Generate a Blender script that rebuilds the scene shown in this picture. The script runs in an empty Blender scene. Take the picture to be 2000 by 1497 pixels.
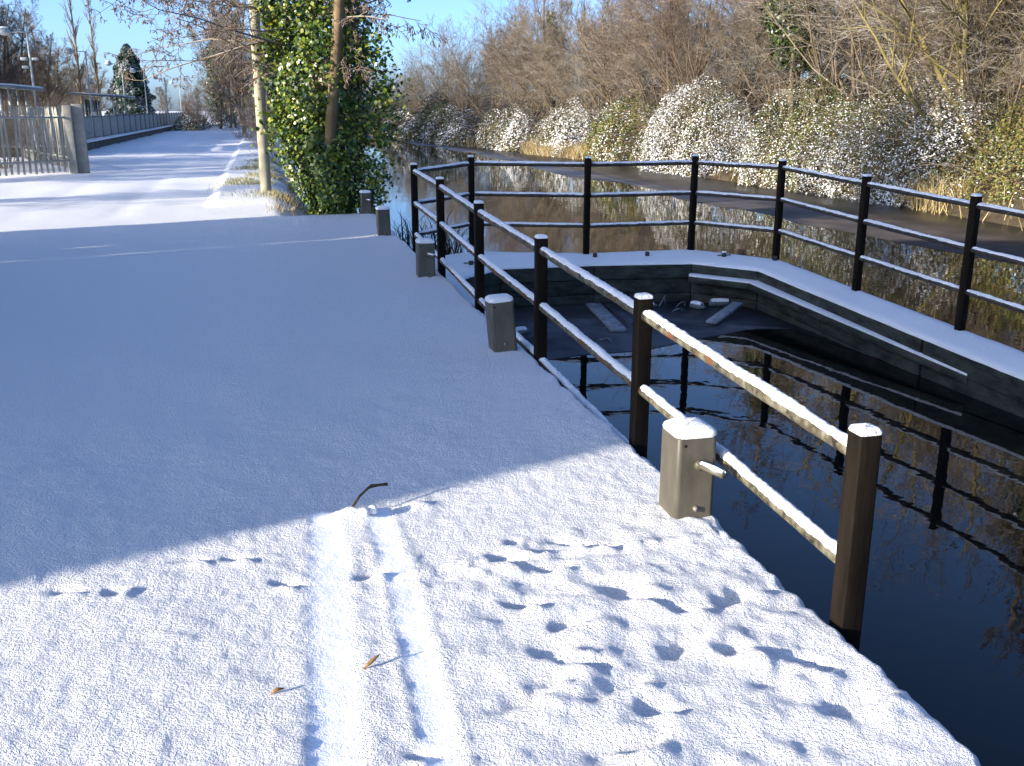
import bpy, bmesh, math
import numpy as np
from mathutils import Matrix, Vector

# ------------------------------------------------------------------ camera, sky, sun, exposure
scene = bpy.context.scene
COL = scene.collection
EYE = 1.55
cam_d = bpy.data.cameras.new('camera'); cam = bpy.data.objects.new('camera', cam_d); COL.objects.link(cam)
cam_d.sensor_width = 36.0; cam_d.lens = 36.0 * 1900 / 2000
cam_d.clip_start = 0.05; cam_d.clip_end = 3000
cam.location = (0, 0, EYE)
cam.rotation_euler = (math.radians(90) - math.atan((748.5 - 214) / 1900.0), 0, 0)
scene.camera = cam
SUN_AZ = math.radians(32)      # direction the light travels, measured from +X towards +Y
SUN_EL = math.radians(14)
world = bpy.data.worlds.new('World'); scene.world = world; world.use_nodes = True
wn = world.node_tree.nodes; wl = world.node_tree.links
bg = wn['Background']; sky = wn.new('ShaderNodeTexSky'); sky.sky_type = 'NISHITA'
sky.sun_disc = False; sky.sun_elevation = SUN_EL
to_sun = Vector((-math.cos(SUN_AZ), -math.sin(SUN_AZ), 0))
sky.sun_rotation = math.atan2(to_sun.x, to_sun.y) % (2 * math.pi)
sky.air_density = 0.5; sky.dust_density = 1.5; sky.ozone_density = 3.6
wl.new(sky.outputs[0], bg.inputs[0]); bg.inputs[1].default_value = 0.15
sun_d = bpy.data.lights.new('sun', 'SUN'); sun = bpy.data.objects.new('sun', sun_d); COL.objects.link(sun)
sun_d.energy = 4.0; sun_d.angle = math.radians(0.5); sun_d.color = (1.0, 0.90, 0.74)
ldir = Vector((math.cos(SUN_AZ) * math.cos(SUN_EL), math.sin(SUN_AZ) * math.cos(SUN_EL), -math.sin(SUN_EL)))
sun.rotation_euler = ldir.to_track_quat('-Z', 'Y').to_euler()
sun.location = (-20, -12, 12)
scene.view_settings.view_transform = 'Standard'; scene.view_settings.look = 'None'
scene.view_settings.gamma = 1.0; scene.view_settings.use_curve_mapping = False
scene.view_settings.exposure = 1.48
scene.render.engine = 'CYCLES'
scene.cycles.use_denoising = True
scene.cycles.max_bounces = 6; scene.cycles.diffuse_bounces = 3; scene.cycles.glossy_bounces = 3
scene.cycles.transmission_bounces = 3; scene.cycles.transparent_max_bounces = 6

# ------------------------------------------------------------------ canal frame: u across (0 = quay edge, + over the water), v along
A_ = math.radians(14.1)
EV = np.array([-math.sin(A_), math.cos(A_), 0.0]); NU = np.array([math.cos(A_), math.sin(A_), 0.0]); U0 = 1.645
WATER = -0.63
def P(u, v, z=0.0): return NU * (U0 + u) + EV * v + np.array([0, 0, z])
def deck_z(u, v): return -0.581 + 0.038 * P(u, v)[1]

# ------------------------------------------------------------------ helpers
RNG = np.random.default_rng(7)
LAT = RNG.random((256, 256))
def vnoise(x, y):
    x = np.asarray(x, float); y = np.asarray(y, float)
    xi = np.floor(x).astype(int); yi = np.floor(y).astype(int); fx = x - xi; fy = y - yi
    fx = fx * fx * (3 - 2 * fx); fy = fy * fy * (3 - 2 * fy)
    a = LAT[xi % 256, yi % 256]; b = LAT[(xi + 1) % 256, yi % 256]; c = LAT[xi % 256, (yi + 1) % 256]; d = LAT[(xi + 1) % 256, (yi + 1) % 256]
    return (a * (1 - fx) + b * fx) * (1 - fy) + (c * (1 - fx) + d * fx) * fy - 0.5
def sstep(a, b, x):
    t = np.clip((np.asarray(x, float) - a) / (b - a), 0, 1); return t * t * (3 - 2 * t)
def norm(a): return a / np.maximum(np.linalg.norm(a, axis=-1, keepdims=True), 1e-9)

def mesh_np(name, V, F, smooth=False, attrs=None):
    """V (n,3); F (m,k) or list of such arrays"""
    if not isinstance(F, list): F = [F]
    F = [np.asarray(f, np.int32) for f in F if len(f)]
    me = bpy.data.meshes.new(name)
    me.vertices.add(len(V)); me.vertices.foreach_set('co', np.asarray(V, np.float32).ravel())
    nl = sum(f.size for f in F); npoly = sum(len(f) for f in F)
    me.loops.add(nl); me.polygons.add(npoly)
    me.loops.foreach_set('vertex_index', np.concatenate([f.ravel() for f in F]))
    tot = np.concatenate([np.full(len(f), f.shape[1], np.int32) for f in F])
    st = np.concatenate([[0], np.cumsum(tot)[:-1]]).astype(np.int32)
    me.polygons.foreach_set('loop_start', st); me.polygons.foreach_set('loop_total', tot)
    if smooth: me.polygons.foreach_set('use_smooth', np.ones(npoly, bool))
    me.update(calc_edges=True)
    for k, v in (attrs or {}).items():
        at = me.attributes.new(k, 'FLOAT', 'POINT'); at.data.foreach_set('value', np.asarray(v, np.float32))
    return me
def obj(name, me, mat=None, parent=None, loc=None, rot=None, scale=None):
    o = bpy.data.objects.new(name, me); COL.objects.link(o)
    if mat is not None and me is not None and not me.materials: me.materials.append(mat)
    if parent is not None: o.parent = parent
    if loc is not None: o.location = loc
    if rot is not None: o.rotation_euler = rot
    if scale is not None: o.scale = scale
    return o
def tag(o, label=None, cat=None, group=None, kind=None):
    if label: o['label'] = label
    if cat: o['category'] = cat
    if group: o['group'] = group
    if kind: o['kind'] = kind
    return o
def thing(name, label, cat, loc=(0, 0, 0), rz=0.0, group=None):
    o = bpy.data.objects.new(name, None); COL.objects.link(o); o.location = loc; o.rotation_euler = (0, 0, rz)
    o.empty_display_size = 0.2
    return tag(o, label, cat, group)
def copy_tree(o, parent=None):
    c = o.copy(); COL.objects.link(c); c.parent = parent
    for ch in list(o.children): copy_tree(ch, c)
    return c

def box_arr(cx, cy, cz, sx, sy, sz):
    s = np.array([[-1, -1, -1], [1, -1, -1], [1, 1, -1], [-1, 1, -1], [-1, -1, 1], [1, -1, 1], [1, 1, 1], [-1, 1, 1]]) * 0.5
    V = s * np.array([sx, sy, sz]) + np.array([cx, cy, cz])
    F = np.array([[0, 3, 2, 1], [4, 5, 6, 7], [0, 1, 5, 4], [1, 2, 6, 5], [2, 3, 7, 6], [3, 0, 4, 7]])
    return V, F
def prism(poly, z0, z1):
    """poly (n,2 or 3) world, z0/z1 scalars or per-vertex"""
    n = len(poly); p = np.asarray(poly, float)[:, :2]
    z0 = np.broadcast_to(z0, n); z1 = np.broadcast_to(z1, n)
    V = np.vstack([np.c_[p, z0], np.c_[p, z1]])
    i = np.arange(n); j = (i + 1) % n
    side = np.c_[i, j, j + n, i + n]
    return V, [side, np.array([i[::-1]]), np.array([i + n])]
def join(parts):
    Vs, Fs, off = [], {}, 0
    for V, F in parts:
        if not isinstance(F, list): F = [F]
        for f in F:
            f = np.asarray(f); Fs.setdefault(f.shape[1], []).append(f + off)
        Vs.append(V); off += len(V)
    return np.vstack(Vs), [np.vstack(f) for f in Fs.values()]
def bevel(me, w=0.004, seg=2):
    bm = bmesh.new(); bm.from_mesh(me)
    bmesh.ops.recalc_face_normals(bm, faces=bm.faces)
    es = [e for e in bm.edges if len(e.link_faces) == 2 and e.calc_face_angle(0) > 0.5]
    bmesh.ops.bevel(bm, geom=es, offset=w, segments=seg, affect='EDGES', profile=0.6)
    bm.to_mesh(me); bm.free(); return me
def box_mesh(name, c, s, bv=0.0):
    V, F = box_arr(*c, *s); me = mesh_np(name, V, F)
    return bevel(me, bv) if bv else me
def bar_arr(a, b, w, h):
    """square bar from a to b, w across, h up"""
    a = np.asarray(a, float); b = np.asarray(b, float); d = norm(b - a)
    up = np.array([0, 0, 1.0]) if abs(d[2]) < 0.9 else np.array([1.0, 0, 0])
    s = norm(np.cross(d, up)); t = np.cross(s, d)
    V = np.array([p + s * i * w / 2 + t * j * h / 2 for p in (a, b) for i, j in ((-1, -1), (1, -1), (1, 1), (-1, 1))])
    F = np.array([[0, 1, 2, 3], [7, 6, 5, 4], [0, 4, 5, 1], [1, 5, 6, 2], [2, 6, 7, 3], [3, 7, 4, 0]])
    return V, F
def tubes(pts, rad, k, cap=False):
    """pts (N,S,3) rad (N,S) -> V, F quads"""
    N, S, _ = pts.shape
    t = np.empty_like(pts); t[:, 1:-1] = pts[:, 2:] - pts[:, :-2]; t[:, 0] = pts[:, 1] - pts[:, 0]; t[:, -1] = pts[:, -1] - pts[:, -2]
    t = norm(t)
    ref = np.where(np.abs(t[:, :1, 2:3]) > 0.8, np.array([1.0, 0.12, 0.05]), np.array([0.05, 0.12, 1.0]))
    a = norm(np.cross(t, np.broadcast_to(ref, t.shape))); b = np.cross(t, a)
    th = np.arange(k) * 2 * np.pi / k
    V = pts[:, :, None, :] + rad[:, :, None, None] * (np.cos(th)[None, None, :, None] * a[:, :, None, :] + np.sin(th)[None, None, :, None] * b[:, :, None, :])
    base = (np.arange(N) * S * k)[:, None, None] + (np.arange(S - 1) * k)[None, :, None]
    i = np.arange(k); j = (i + 1) % k
    F = np.stack([base + i, base + j, base + k + j, base + k + i], -1).reshape(-1, 4)
    out = [F]
    if cap:
        out.append((np.arange(N) * S * k)[:, None] + i[::-1][None]); out.append(((np.arange(N) * S + S - 1) * k)[:, None] + i[None])
    return V.reshape(-1, 3), out

# ------------------------------------------------------------------ materials
def new_mat(name):
    m = bpy.data.materials.new(name); m.use_nodes = True
    nt = m.node_tree; return m, nt.nodes, nt.links, nt.nodes['Principled BSDF']
def noise(N, L, scale, detail=4, rough=0.6, coord='Object', vec=None, stretch=None):
    tc = N.new('ShaderNodeTexCoord'); src = tc.outputs[coord]
    if stretch:
        mp = N.new('ShaderNodeMapping'); mp.inputs['Scale'].default_value = stretch; L.new(src, mp.inputs[0]); src = mp.outputs[0]
    n = N.new('ShaderNodeTexNoise'); n.inputs['Scale'].default_value = scale; n.inputs['Detail'].default_value = detail
    n.inputs['Roughness'].default_value = rough; L.new(src, n.inputs['Vector']); return n
def ramp(N, L, fac, stops):
    r = N.new('ShaderNodeValToRGB'); e = r.color_ramp.elements
    while len(e) < len(stops): e.new(0.5)
    for x, (p, c) in zip(e, stops): x.position = p; x.color = (*c, 1)
    L.new(fac, r.inputs[0]); return r.outputs[0]
def mixc(N, L, fac, a, b):
    m = N.new('ShaderNodeMix'); m.data_type = 'RGBA'
    for s, v in ((m.inputs[0], fac), (m.inputs[6], a), (m.inputs[7], b)):
        if hasattr(v, 'is_output'): L.new(v, s)
        elif isinstance(v, tuple): s.default_value = (*v, 1)
        else: s.default_value = v
    return m.outputs[2]
def math_(N, L, op, a, b=None, clamp=False):
    m = N.new('ShaderNodeMath'); m.operation = op; m.use_clamp = clamp
    for s, v in ((m.inputs[0], a), (m.inputs[1], b)):
        if v is None: continue
        if hasattr(v, 'is_output'): L.new(v, s)
        else: s.default_value = v
    return m.outputs[0]
def maprange(N, L, v, a, b, c=0.0, d=1.0):
    m = N.new('ShaderNodeMapRange'); L.new(v, m.inputs[0])
    for i, x in enumerate((a, b, c, d)): m.inputs[i + 1].default_value = x
    return m.outputs[0]
def bump(N, L, height, strength, dist, target, normal=None):
    b = N.new('ShaderNodeBump'); b.inputs['Distance'].default_value = dist
    if hasattr(strength, 'is_output'): L.new(strength, b.inputs['Strength'])
    else: b.inputs['Strength'].default_value = strength
    L.new(height, b.inputs['Height'])
    if normal is not None: L.new(normal, b.inputs['Normal'])
    if target is not None: L.new(b.outputs[0], target)
    return b.outputs[0]
def attr(N, name):
    a = N.new('ShaderNodeAttribute'); a.attribute_name = name; return a.outputs['Fac']
SNOW = (0.91, 0.915, 0.935)
def snow_mat(name, grain=1.0, packed=False):
    m, N, L, B = new_mat(name)
    B.inputs['Base Color'].default_value = (*SNOW, 1); B.inputs['Roughness'].default_value = 0.55
    B.inputs['Specular IOR Level'].default_value = 0.25
    n1 = noise(N, L, 80, 3, 0.7); n2 = noise(N, L, 240, 2, 0.6); n3 = noise(N, L, 9, 3)
    h = math_(N, L, 'ADD', n1.outputs['Fac'], math_(N, L, 'MULTIPLY', n2.outputs['Fac'], 0.45))
    if packed:
        pk = attr(N, 'packed'); st = maprange(N, L, pk, 0, 1, grain, 0.22)
    else: st = grain
    nb = bump(N, L, n3.outputs['Fac'], 0.25, 0.02, None)
    bump(N, L, h, st, 0.03, B.inputs['Normal'], nb)
    return m
M = {}
M['snow'] = snow_mat('snow', 0.95, True)
M['snow_cap'] = snow_mat('snow_cap', 0.7)
def twig_mat(name, c1, c2, snow=0.5, lo=0.15, hi=0.75):
    m, N, L, B = new_mat(name)
    n = noise(N, L, 1.7, 3); col = ramp(N, L, n.outputs['Fac'], [(0.35, c1), (0.65, c2)])
    g = N.new('ShaderNodeNewGeometry'); sx = N.new('ShaderNodeSeparateXYZ'); L.new(g.outputs['Normal'], sx.inputs[0])
    f = maprange(N, L, sx.outputs['Z'], lo, hi, 0, snow)
    n2 = noise(N, L, 6, 3); f = math_(N, L, 'MULTIPLY', f, maprange(N, L, n2.outputs['Fac'], 0.35, 0.6))
    L.new(mixc(N, L, f, col, SNOW), B.inputs['Base Color']); B.inputs['Roughness'].default_value = 0.8
    B.inputs['Specular IOR Level'].default_value = 0.2
    return m
M['twig_tan'] = twig_mat('twig_tan', (0.10, 0.074, 0.043), (0.195, 0.152, 0.09), 0.5)
M['twig_red'] = twig_mat('twig_red', (0.09, 0.056, 0.034), (0.165, 0.11, 0.066), 0.38)
M['twig_grey'] = twig_mat('twig_grey', (0.055, 0.042, 0.029), (0.12, 0.094, 0.062), 0.36)
M['twig_dark'] = twig_mat('twig_dark', (0.075, 0.05, 0.035), (0.12, 0.085, 0.06), 0.45)
M['twig_moss'] = twig_mat('twig_moss', (0.16, 0.14, 0.045), (0.27, 0.22, 0.09), 0.45, 0.4, 0.9)
M['bark'] = twig_mat('bark', (0.10, 0.075, 0.05), (0.2, 0.155, 0.10), 0.35, 0.4, 0.9)
M['bark_orange'] = twig_mat('bark_orange', (0.10, 0.068, 0.034), (0.21, 0.15, 0.082), 0.3, 0.5, 0.9)
def leaf_mat(name, c1, c2, c3, rough=0.4, spec=0.5, trans=0.15):
    m, N, L, B = new_mat(name)
    t = attr(N, 'tint'); col = ramp(N, L, t, [(0.0, c1), (0.5, c2), (1.0, c3)])
    g = N.new('ShaderNodeNewGeometry')
    front = math_(N, L, 'SUBTRACT', 1.0, g.outputs['Backfacing'])
    f = math_(N, L, 'MULTIPLY', attr(N, 'snow'), front)
    L.new(mixc(N, L, f, col, SNOW), B.inputs['Base Color'])
    L.new(maprange(N, L, f, 0, 1, rough, 0.6), B.inputs['Roughness'])
    B.inputs['Specular IOR Level'].default_value = spec
    return m
M['ivy'] = leaf_mat('ivy_leaf', (0.015, 0.04, 0.006), (0.075, 0.135, 0.012), (0.26, 0.27, 0.025), 0.34, 0.5)
M['ivy_dark'] = leaf_mat('dark_ivy_leaf', (0.008, 0.022, 0.005), (0.025, 0.05, 0.008), (0.10, 0.125, 0.018), 0.4, 0.4)
M['bramble'] = leaf_mat('bramble_leaf', (0.05, 0.075, 0.02), (0.13, 0.13, 0.045), (0.22, 0.15, 0.07), 0.5, 0.4)
M['bramble_green'] = leaf_mat('bramble_green_leaf', (0.05, 0.09, 0.015), (0.12, 0.15, 0.03), (0.24, 0.15, 0.06), 0.45, 0.4)
M['needle'] = leaf_mat('needle', (0.010, 0.028, 0.018), (0.02, 0.05, 0.03), (0.04, 0.075, 0.04), 0.5, 0.3)
M['dry_grass'] = leaf_mat('dry_grass', (0.26, 0.19, 0.08), (0.42, 0.32, 0.14), (0.55, 0.44, 0.24), 0.7, 0.2)
M['frost_grass'] = leaf_mat('frost_grass', (0.12, 0.15, 0.05), (0.28, 0.28, 0.12), (0.42, 0.36, 0.2), 0.7, 0.2)
M['reed'] = leaf_mat('reed', (0.03, 0.025, 0.015), (0.06, 0.045, 0.025), (0.1, 0.08, 0.05), 0.7, 0.2)
def simple(name, c1, c2, scale, rough=0.8, spec=0.3, bm=0.3, dist=0.003, metal=0.0, stretch=None, detail=5):
    m, N, L, B = new_mat(name)
    n = noise(N, L, scale, detail, 0.65, stretch=stretch)
    L.new(ramp(N, L, n.outputs['Fac'], [(0.35, c1), (0.65, c2)]), B.inputs['Base Color'])
    B.inputs['Roughness'].default_value = rough; B.inputs['Specular IOR Level'].default_value = spec; B.inputs['Metallic'].default_value = metal
    n2 = noise(N, L, scale * 4, 4, 0.7, stretch=stretch)
    bump(N, L, n2.outputs['Fac'], bm, dist, B.inputs['Normal'])
    return m
M['tar_post'] = simple('tarred_post', (0.003, 0.0026, 0.0022), (0.013, 0.0095, 0.0065), 14, 0.7, 0.06, 0.5, 0.004, stretch=(1, 1, 0.15))
def rail_mat():
    m, N, L, B = new_mat('weathered_rail')
    n = noise(N, L, 16, 6, 0.7); n2 = noise(N, L, 5, 4)
    base = ramp(N, L, n.outputs['Fac'], [(0.38, (0.012, 0.010, 0.007)), (0.5, (0.085, 0.074, 0.046)), (0.64, (0.16, 0.155, 0.12))])
    f = maprange(N, L, n2.outputs['Fac'], 0.55, 0.6)
    L.new(mixc(N, L, f, base, (0.11, 0.045, 0.02)), B.inputs['Base Color'])
    B.inputs['Roughness'].default_value = 0.75; B.inputs['Specular IOR Level'].default_value = 0.3
    n3 = noise(N, L, 60, 4); bump(N, L, n3.outputs['Fac'], 0.6, 0.004, B.inputs['Normal'])
    return m
M['rail'] = rail_mat()
M['rail_in_shade'] = simple('rail_shade_dark', (0.02, 0.019, 0.018), (0.06, 0.05, 0.04), 14, 0.7, 0.3, 0.5, 0.003)  # darker rail copy with shade put into its colour; deck bolts reuse it
M['bollard'] = simple('bollard_steel', (0.055, 0.048, 0.034), (0.095, 0.085, 0.062), 7, 0.5, 0.45, 0.25, 0.0015, stretch=(1, 1, 0.45))
M['bolt'] = simple('bolt_metal', (0.10, 0.09, 0.075), (0.2, 0.18, 0.15), 40, 0.5, 0.5)
M['timber'] = simple('wet_timber', (0.010, 0.011, 0.009), (0.045, 0.052, 0.042), 4, 0.75, 0.3, 0.6, 0.008, stretch=(1, 1, 3.0))
M['concrete'] = simple('concrete', (0.24, 0.23, 0.2), (0.36, 0.34, 0.29), 6, 0.9, 0.2, 0.4, 0.004)
M['quay'] = simple('quay_concrete', (0.06, 0.06, 0.05), (0.15, 0.14, 0.12), 3, 0.9, 0.2, 0.5, 0.01)
M['pole'] = simple('weathered_pole', (0.25, 0.23, 0.16), (0.38, 0.35, 0.26), 5, 0.85, 0.2, 0.5, 0.006, stretch=(1, 1, 0.1))
M['palisade'] = simple('galvanised_pale', (0.33, 0.33, 0.28), (0.46, 0.45, 0.38), 6, 0.5, 0.5, 0.2, 0.002, 0.2)
M['fence_panel'] = simple('fence_panel', (0.22, 0.23, 0.21), (0.34, 0.34, 0.29), 4, 0.6, 0.4, 0.2, 0.003)
M['fence_post'] = simple('fence_post_grey', (0.08, 0.10, 0.11), (0.13, 0.15, 0.15), 5, 0.5, 0.4, 0.2, 0.002)
M['lamp'] = simple('lamp_paint', (0.30, 0.33, 0.31), (0.42, 0.43, 0.4), 5, 0.45, 0.5, 0.1, 0.001)
M['platform'] = simple('platform_block', (0.09, 0.085, 0.07), (0.16, 0.15, 0.125), 3, 0.9, 0.2, 0.5, 0.01)
M['brick'] = simple('brick_wall', (0.22, 0.10, 0.07), (0.32, 0.17, 0.11), 5, 0.9, 0.2, 0.4, 0.005)
M['slate'] = simple('roof_slate', (0.06, 0.065, 0.075), (0.11, 0.115, 0.13), 4, 0.7, 0.4, 0.4, 0.006)
M['door'] = simple('painted_door', (0.04, 0.08, 0.06), (0.05, 0.1, 0.075), 5, 0.5, 0.4)
M['frame'] = simple('white_frame', (0.7, 0.7, 0.68), (0.8, 0.8, 0.78), 5, 0.5, 0.4)
M['plank'] = simple('frosted_plank', (0.12, 0.125, 0.14), (0.27, 0.28, 0.31), 11, 0.8, 0.2, 0.3, 0.003)
M['leaf_litter'] = simple('dead_leaf', (0.10, 0.05, 0.015), (0.34, 0.20, 0.07), 90, 0.7, 0.2, 0.4, 0.002)
M['twig_litter'] = simple('dead_twig', (0.03, 0.02, 0.012), (0.08, 0.055, 0.03), 50, 0.8, 0.2, 0.5, 0.002)
M['soil'] = simple('bank_soil', (0.04, 0.03, 0.02), (0.10, 0.08, 0.05), 3, 0.95, 0.1, 0.6, 0.03)
def glass_mat():
    m, N, L, B = new_mat('window_glass')
    B.inputs['Base Color'].default_value = (0.02, 0.025, 0.03, 1); B.inputs['Roughness'].default_value = 0.05
    B.inputs['Specular IOR Level'].default_value = 0.6; return m
M['glass'] = glass_mat()
def water_mat():
    m, N, L, B = new_mat('canal_water')
    B.inputs['Base Color'].default_value = (0.004, 0.0045, 0.004, 1); B.inputs['Roughness'].default_value = 0.015
    B.inputs['IOR'].default_value = 1.333; B.inputs['Specular IOR Level'].default_value = 0.4
    n = noise(N, L, 1.3, 3, 0.55); n2 = noise(N, L, 7, 2, 0.5)
    h = math_(N, L, 'ADD', n.outputs['Fac'], math_(N, L, 'MULTIPLY', n2.outputs['Fac'], 0.22))
    bump(N, L, h, 0.05, 0.045, B.inputs['Normal']); return m
M['water'] = water_mat()
def ice_mat(name, c1, c2, rough):
    m, N, L, B = new_mat(name)
    n = noise(N, L, 1.2, 6, 0.7); n2 = noise(N, L, 25, 3)
    L.new(ramp(N, L, n.outputs['Fac'], [(0.4, c1), (0.62, c2)]), B.inputs['Base Color'])
    B.inputs['Roughness'].default_value = rough; B.inputs['IOR'].default_value = 1.31
    bump(N, L, n2.outputs['Fac'], 0.12, 0.005, B.inputs['Normal']); return m
M['ice'] = ice_mat('canal_ice', (0.03, 0.026, 0.024), (0.055, 0.048, 0.043), 0.33)
M['dock_ice'] = ice_mat('dock_ice', (0.035, 0.036, 0.042), (0.09, 0.095, 0.11), 0.42)

# ------------------------------------------------------------------ ground (left bank), quay, water, right bank
DENTS = [(-0.901, 3.104, 0.05), (-0.74, 2.989, 0.04), (-0.537, 2.807, 0.06), (-0.527, 2.705, 0.06), (-0.9, 2.766, 0.04), (-0.803, 2.59, 0.05), (-0.885, 2.451, 0.05), (-0.522, 2.404, 0.06), (-0.242, 2.633, 0.05), (-0.426, 2.564, 0.035), (-0.376, 2.332, 0.045), (-0.84, 3.235, 0.03), (-0.629, 3.182, 0.03), (-0.527, 3.129, 0.03), (-0.852, 1.992, 0.05), (-0.785, 2.224, 0.04), (-0.19, 2.012, 0.06), (-0.19, 2.208, 0.04), (-1.384, 3.106, 0.04), (-1.827, 3.341, 0.03), (-1.655, 3.115, 0.03), (-1.991, 3.357, 0.03), (-2.213, 3.164, 0.03), (-2.389, 3.22, 0.03), (-1.037, 2.237, 0.05), (-1.347, 2.097, 0.04), (-0.851, 2.368, 0.04), (-0.712, 2.126, 0.04), (-0.358, 2.163, 0.04), (-0.946, 2.311, 0.04)]
BOLLARDS = [(-0.10, 3.32), (-0.16, 6.16), (-0.19, 9.19), (-0.19, 12.50), (-0.15, 15.10)]
def spaced(lo, dense0, dense1, hi, d, g):
    a = list(np.arange(dense0, dense1, d)); s = d; x = dense1
    while x < hi: a.append(x); s *= g; x += s
    a.append(hi); s = d * g; x = dense0 - s; b = []
    while x > lo: b.append(x); s *= g * 1.05; x -= s
    b.append(lo); return np.array(b[::-1] + a)
us = spaced(-600, -2.9, -0.0225, -0.0112, 0.0115, 1.0)
us = np.concatenate([us[us < -0.03], [-0.03, -0.018, -0.008, 0.0, 0.006, 0.008]])
vs = spaced(-120, 1.5, 4.7, 900, 0.0125, 1.018)
UU, VV = np.meshgrid(us, vs, indexing='ij')
def ground_h(U, V):
    z = 0.02 * vnoise(U * 0.7, V * 0.5) + 0.012 * vnoise(U * 2.3 + 9, V * 2.3) + 0.006 * vnoise(U * 7, V * 7) * sstep(9, 5, V)
    z += 0.005 * vnoise(U * 24, V * 24) * sstep(7, 4, V) + 0.004 * vnoise(U * 55 + 3, V * 55) * sstep(6, 4, V)
    pk = np.zeros_like(U)
    r = np.random.default_rng(3)
    WU = U + 0.045 * vnoise(U * 9, V * 9 + 5) + 0.02 * vnoise(U * 27, V * 27); WV = V + 0.045 * vnoise(U * 9 + 7, V * 9) + 0.02 * vnoise(U * 27 + 3, V * 27)
    rough = sstep(-1.35, -1.0, U) * sstep(3.4, 3.15, V)
    z += rough * (0.016 * vnoise(U * 6 + 2, V * 7) + 0.012 * vnoise(U * 15, V * 15 + 8))
    for i, (a, b, s) in enumerate(DENTS):
        s = s * 1.25
        an = r.uniform(-0.9, 0.5); c, sn = math.cos(an), math.sin(an); k = r.uniform(1.2, 2.6)
        x = (WU - a) * c + (WV - b) * sn; y = -(WU - a) * sn + (WV - b) * c
        q = (x / (s * k * 0.7)) ** 2 + (y / (s * 0.6)) ** 2
        z -= (0.018 + 0.010 * r.random()) * np.exp(-np.clip(q, 0, 30) ** 1.3) * (s / 0.05)
        z += 0.016 * np.exp(-np.clip(((x - s * 0.9) / (s * 1.0)) ** 2 + ((y + s * 1.0) / (s * 0.7)) ** 2, 0, 30)) * (s / 0.05)
    def track(pts, w, dep, rim):
        nonlocal z, pk
        pv = np.array([p[1] for p in pts])[::-1]; pu = np.array([p[0] for p in pts])[::-1]
        c = np.interp(V, pv, pu) + 0.012 * vnoise(V * 3, V * 0 + w * 50)
        end = sstep(3.72, 3.6, V + 0.06 * vnoise(U * 20, V * 9))
        m = np.exp(-np.clip(np.abs((U - c) / (w / 2)), 0, 6) ** 4) * end
        z = z * (1 - 0.6 * m) - dep * m + rim * end * np.exp(-((U - c + w * 0.72) / (w * 0.25)) ** 2) + rim * end * np.exp(-((U - c - w * 0.72) / (w * 0.25)) ** 2)
        pk = np.maximum(pk, m)
    track([(-1.50, 4.0), (-1.485, 3.627), (-1.528, 2.844), (-1.562, 2.084), (-1.58, 1.0)], 0.13, 0.007, 0.002)
    track([(-1.29, 4.0), (-1.285, 3.526), (-1.274, 2.958), (-1.296, 2.226), (-1.304, 2.019), (-1.31, 1.0)], 0.09, 0.0055, 0.004)
    # crumbly seam over the coping joint
    c = np.interp(U, [-1.3, -0.943, -0.497, 0.0], [3.05, 3.094, 3.046, 3.058]) + 0.02 * vnoise(U * 14, V * 0)
    m = sstep(-1.3, -1.1, U)
    z += m * (0.016 * np.exp(-np.clip((V - c - 0.02) / 0.03, -4, 4) ** 2) * (0.7 + vnoise(U * 30, V * 30)) - 0.008 * np.exp(-((V - c + 0.012) / 0.01) ** 2))
    # lump where the wheel track starts
    z += 0.035 * np.exp(-((U + 1.40) / 0.10) ** 2 - ((V - 3.62) / 0.05) ** 2) * (1 + vnoise(U * 25, V * 25))
    z += 0.022 * np.exp(-((U + 1.12) / 0.07) ** 2 - ((V - 3.66) / 0.03) ** 2)
    for a, b in BOLLARDS:
        d = np.hypot((U - a) / 0.16, (V - b) / 0.16); z += 0.018 * np.exp(-np.clip(d, 0, 9) ** 2) * (1 + vnoise(U * 25, V * 25))
    # verge beyond the quay, and the bank falling to the water
    z += 0.09 * sstep(-2.65, -2.4, U) * sstep(16.9, 17.4, V) * sstep(2, -2.0, U)
    z += 0.05 * vnoise(U * 1.1, V * 0.9) * sstep(17, 20, V)
    edge = sstep(-1.55, 0.1, U) * sstep(15.22, 15.34, V)
    z -= 1.02 * edge
    # shoulder of snow rounding over the quay edge
    k = sstep(-0.045, 0.008, U) ** 2 * (V < 15.3)
    z -= 0.055 * k
    # low snow heap at the far bend
    z += 0.7 * np.exp(-((U + 4.6) / 1.6) ** 2 - ((V - 84) / 4) ** 2)
    z -= 0.012 * (np.exp(-((U + 3.9) / 0.2) ** 2) + np.exp(-((U + 5.3) / 0.2) ** 2)) * sstep(14, 18, V)
    return z, pk
ZZ, PK = ground_h(UU, VV)
# uneven edge of snow along the quay
UE = UU + np.where(UU > -0.06, (0.028 * vnoise(VV * 9, 0 * VV + 3.3) + 0.014 * vnoise(VV * 31, 0 * VV)), 0) * (VV < 15.4)
VW = NU * (U0 + UE)[..., None] + EV * VV[..., None]; VW[..., 2] = ZZ
nu_, nv_ = UU.shape
idx = np.arange(nu_ * nv_).reshape(nu_, nv_)
F = np.stack([idx[:-1, :-1], idx[1:, :-1], idx[1:, 1:], idx[:-1, 1:]], -1).reshape(-1, 4)
g = obj('snowy_ground', mesh_np('snowy_ground', VW.reshape(-1, 3), F, True, {'packed': PK.ravel()}), M['snow'])
tag(g, 'snow covered towpath and quay with wheel tracks and footprints', kind='structure')

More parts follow.
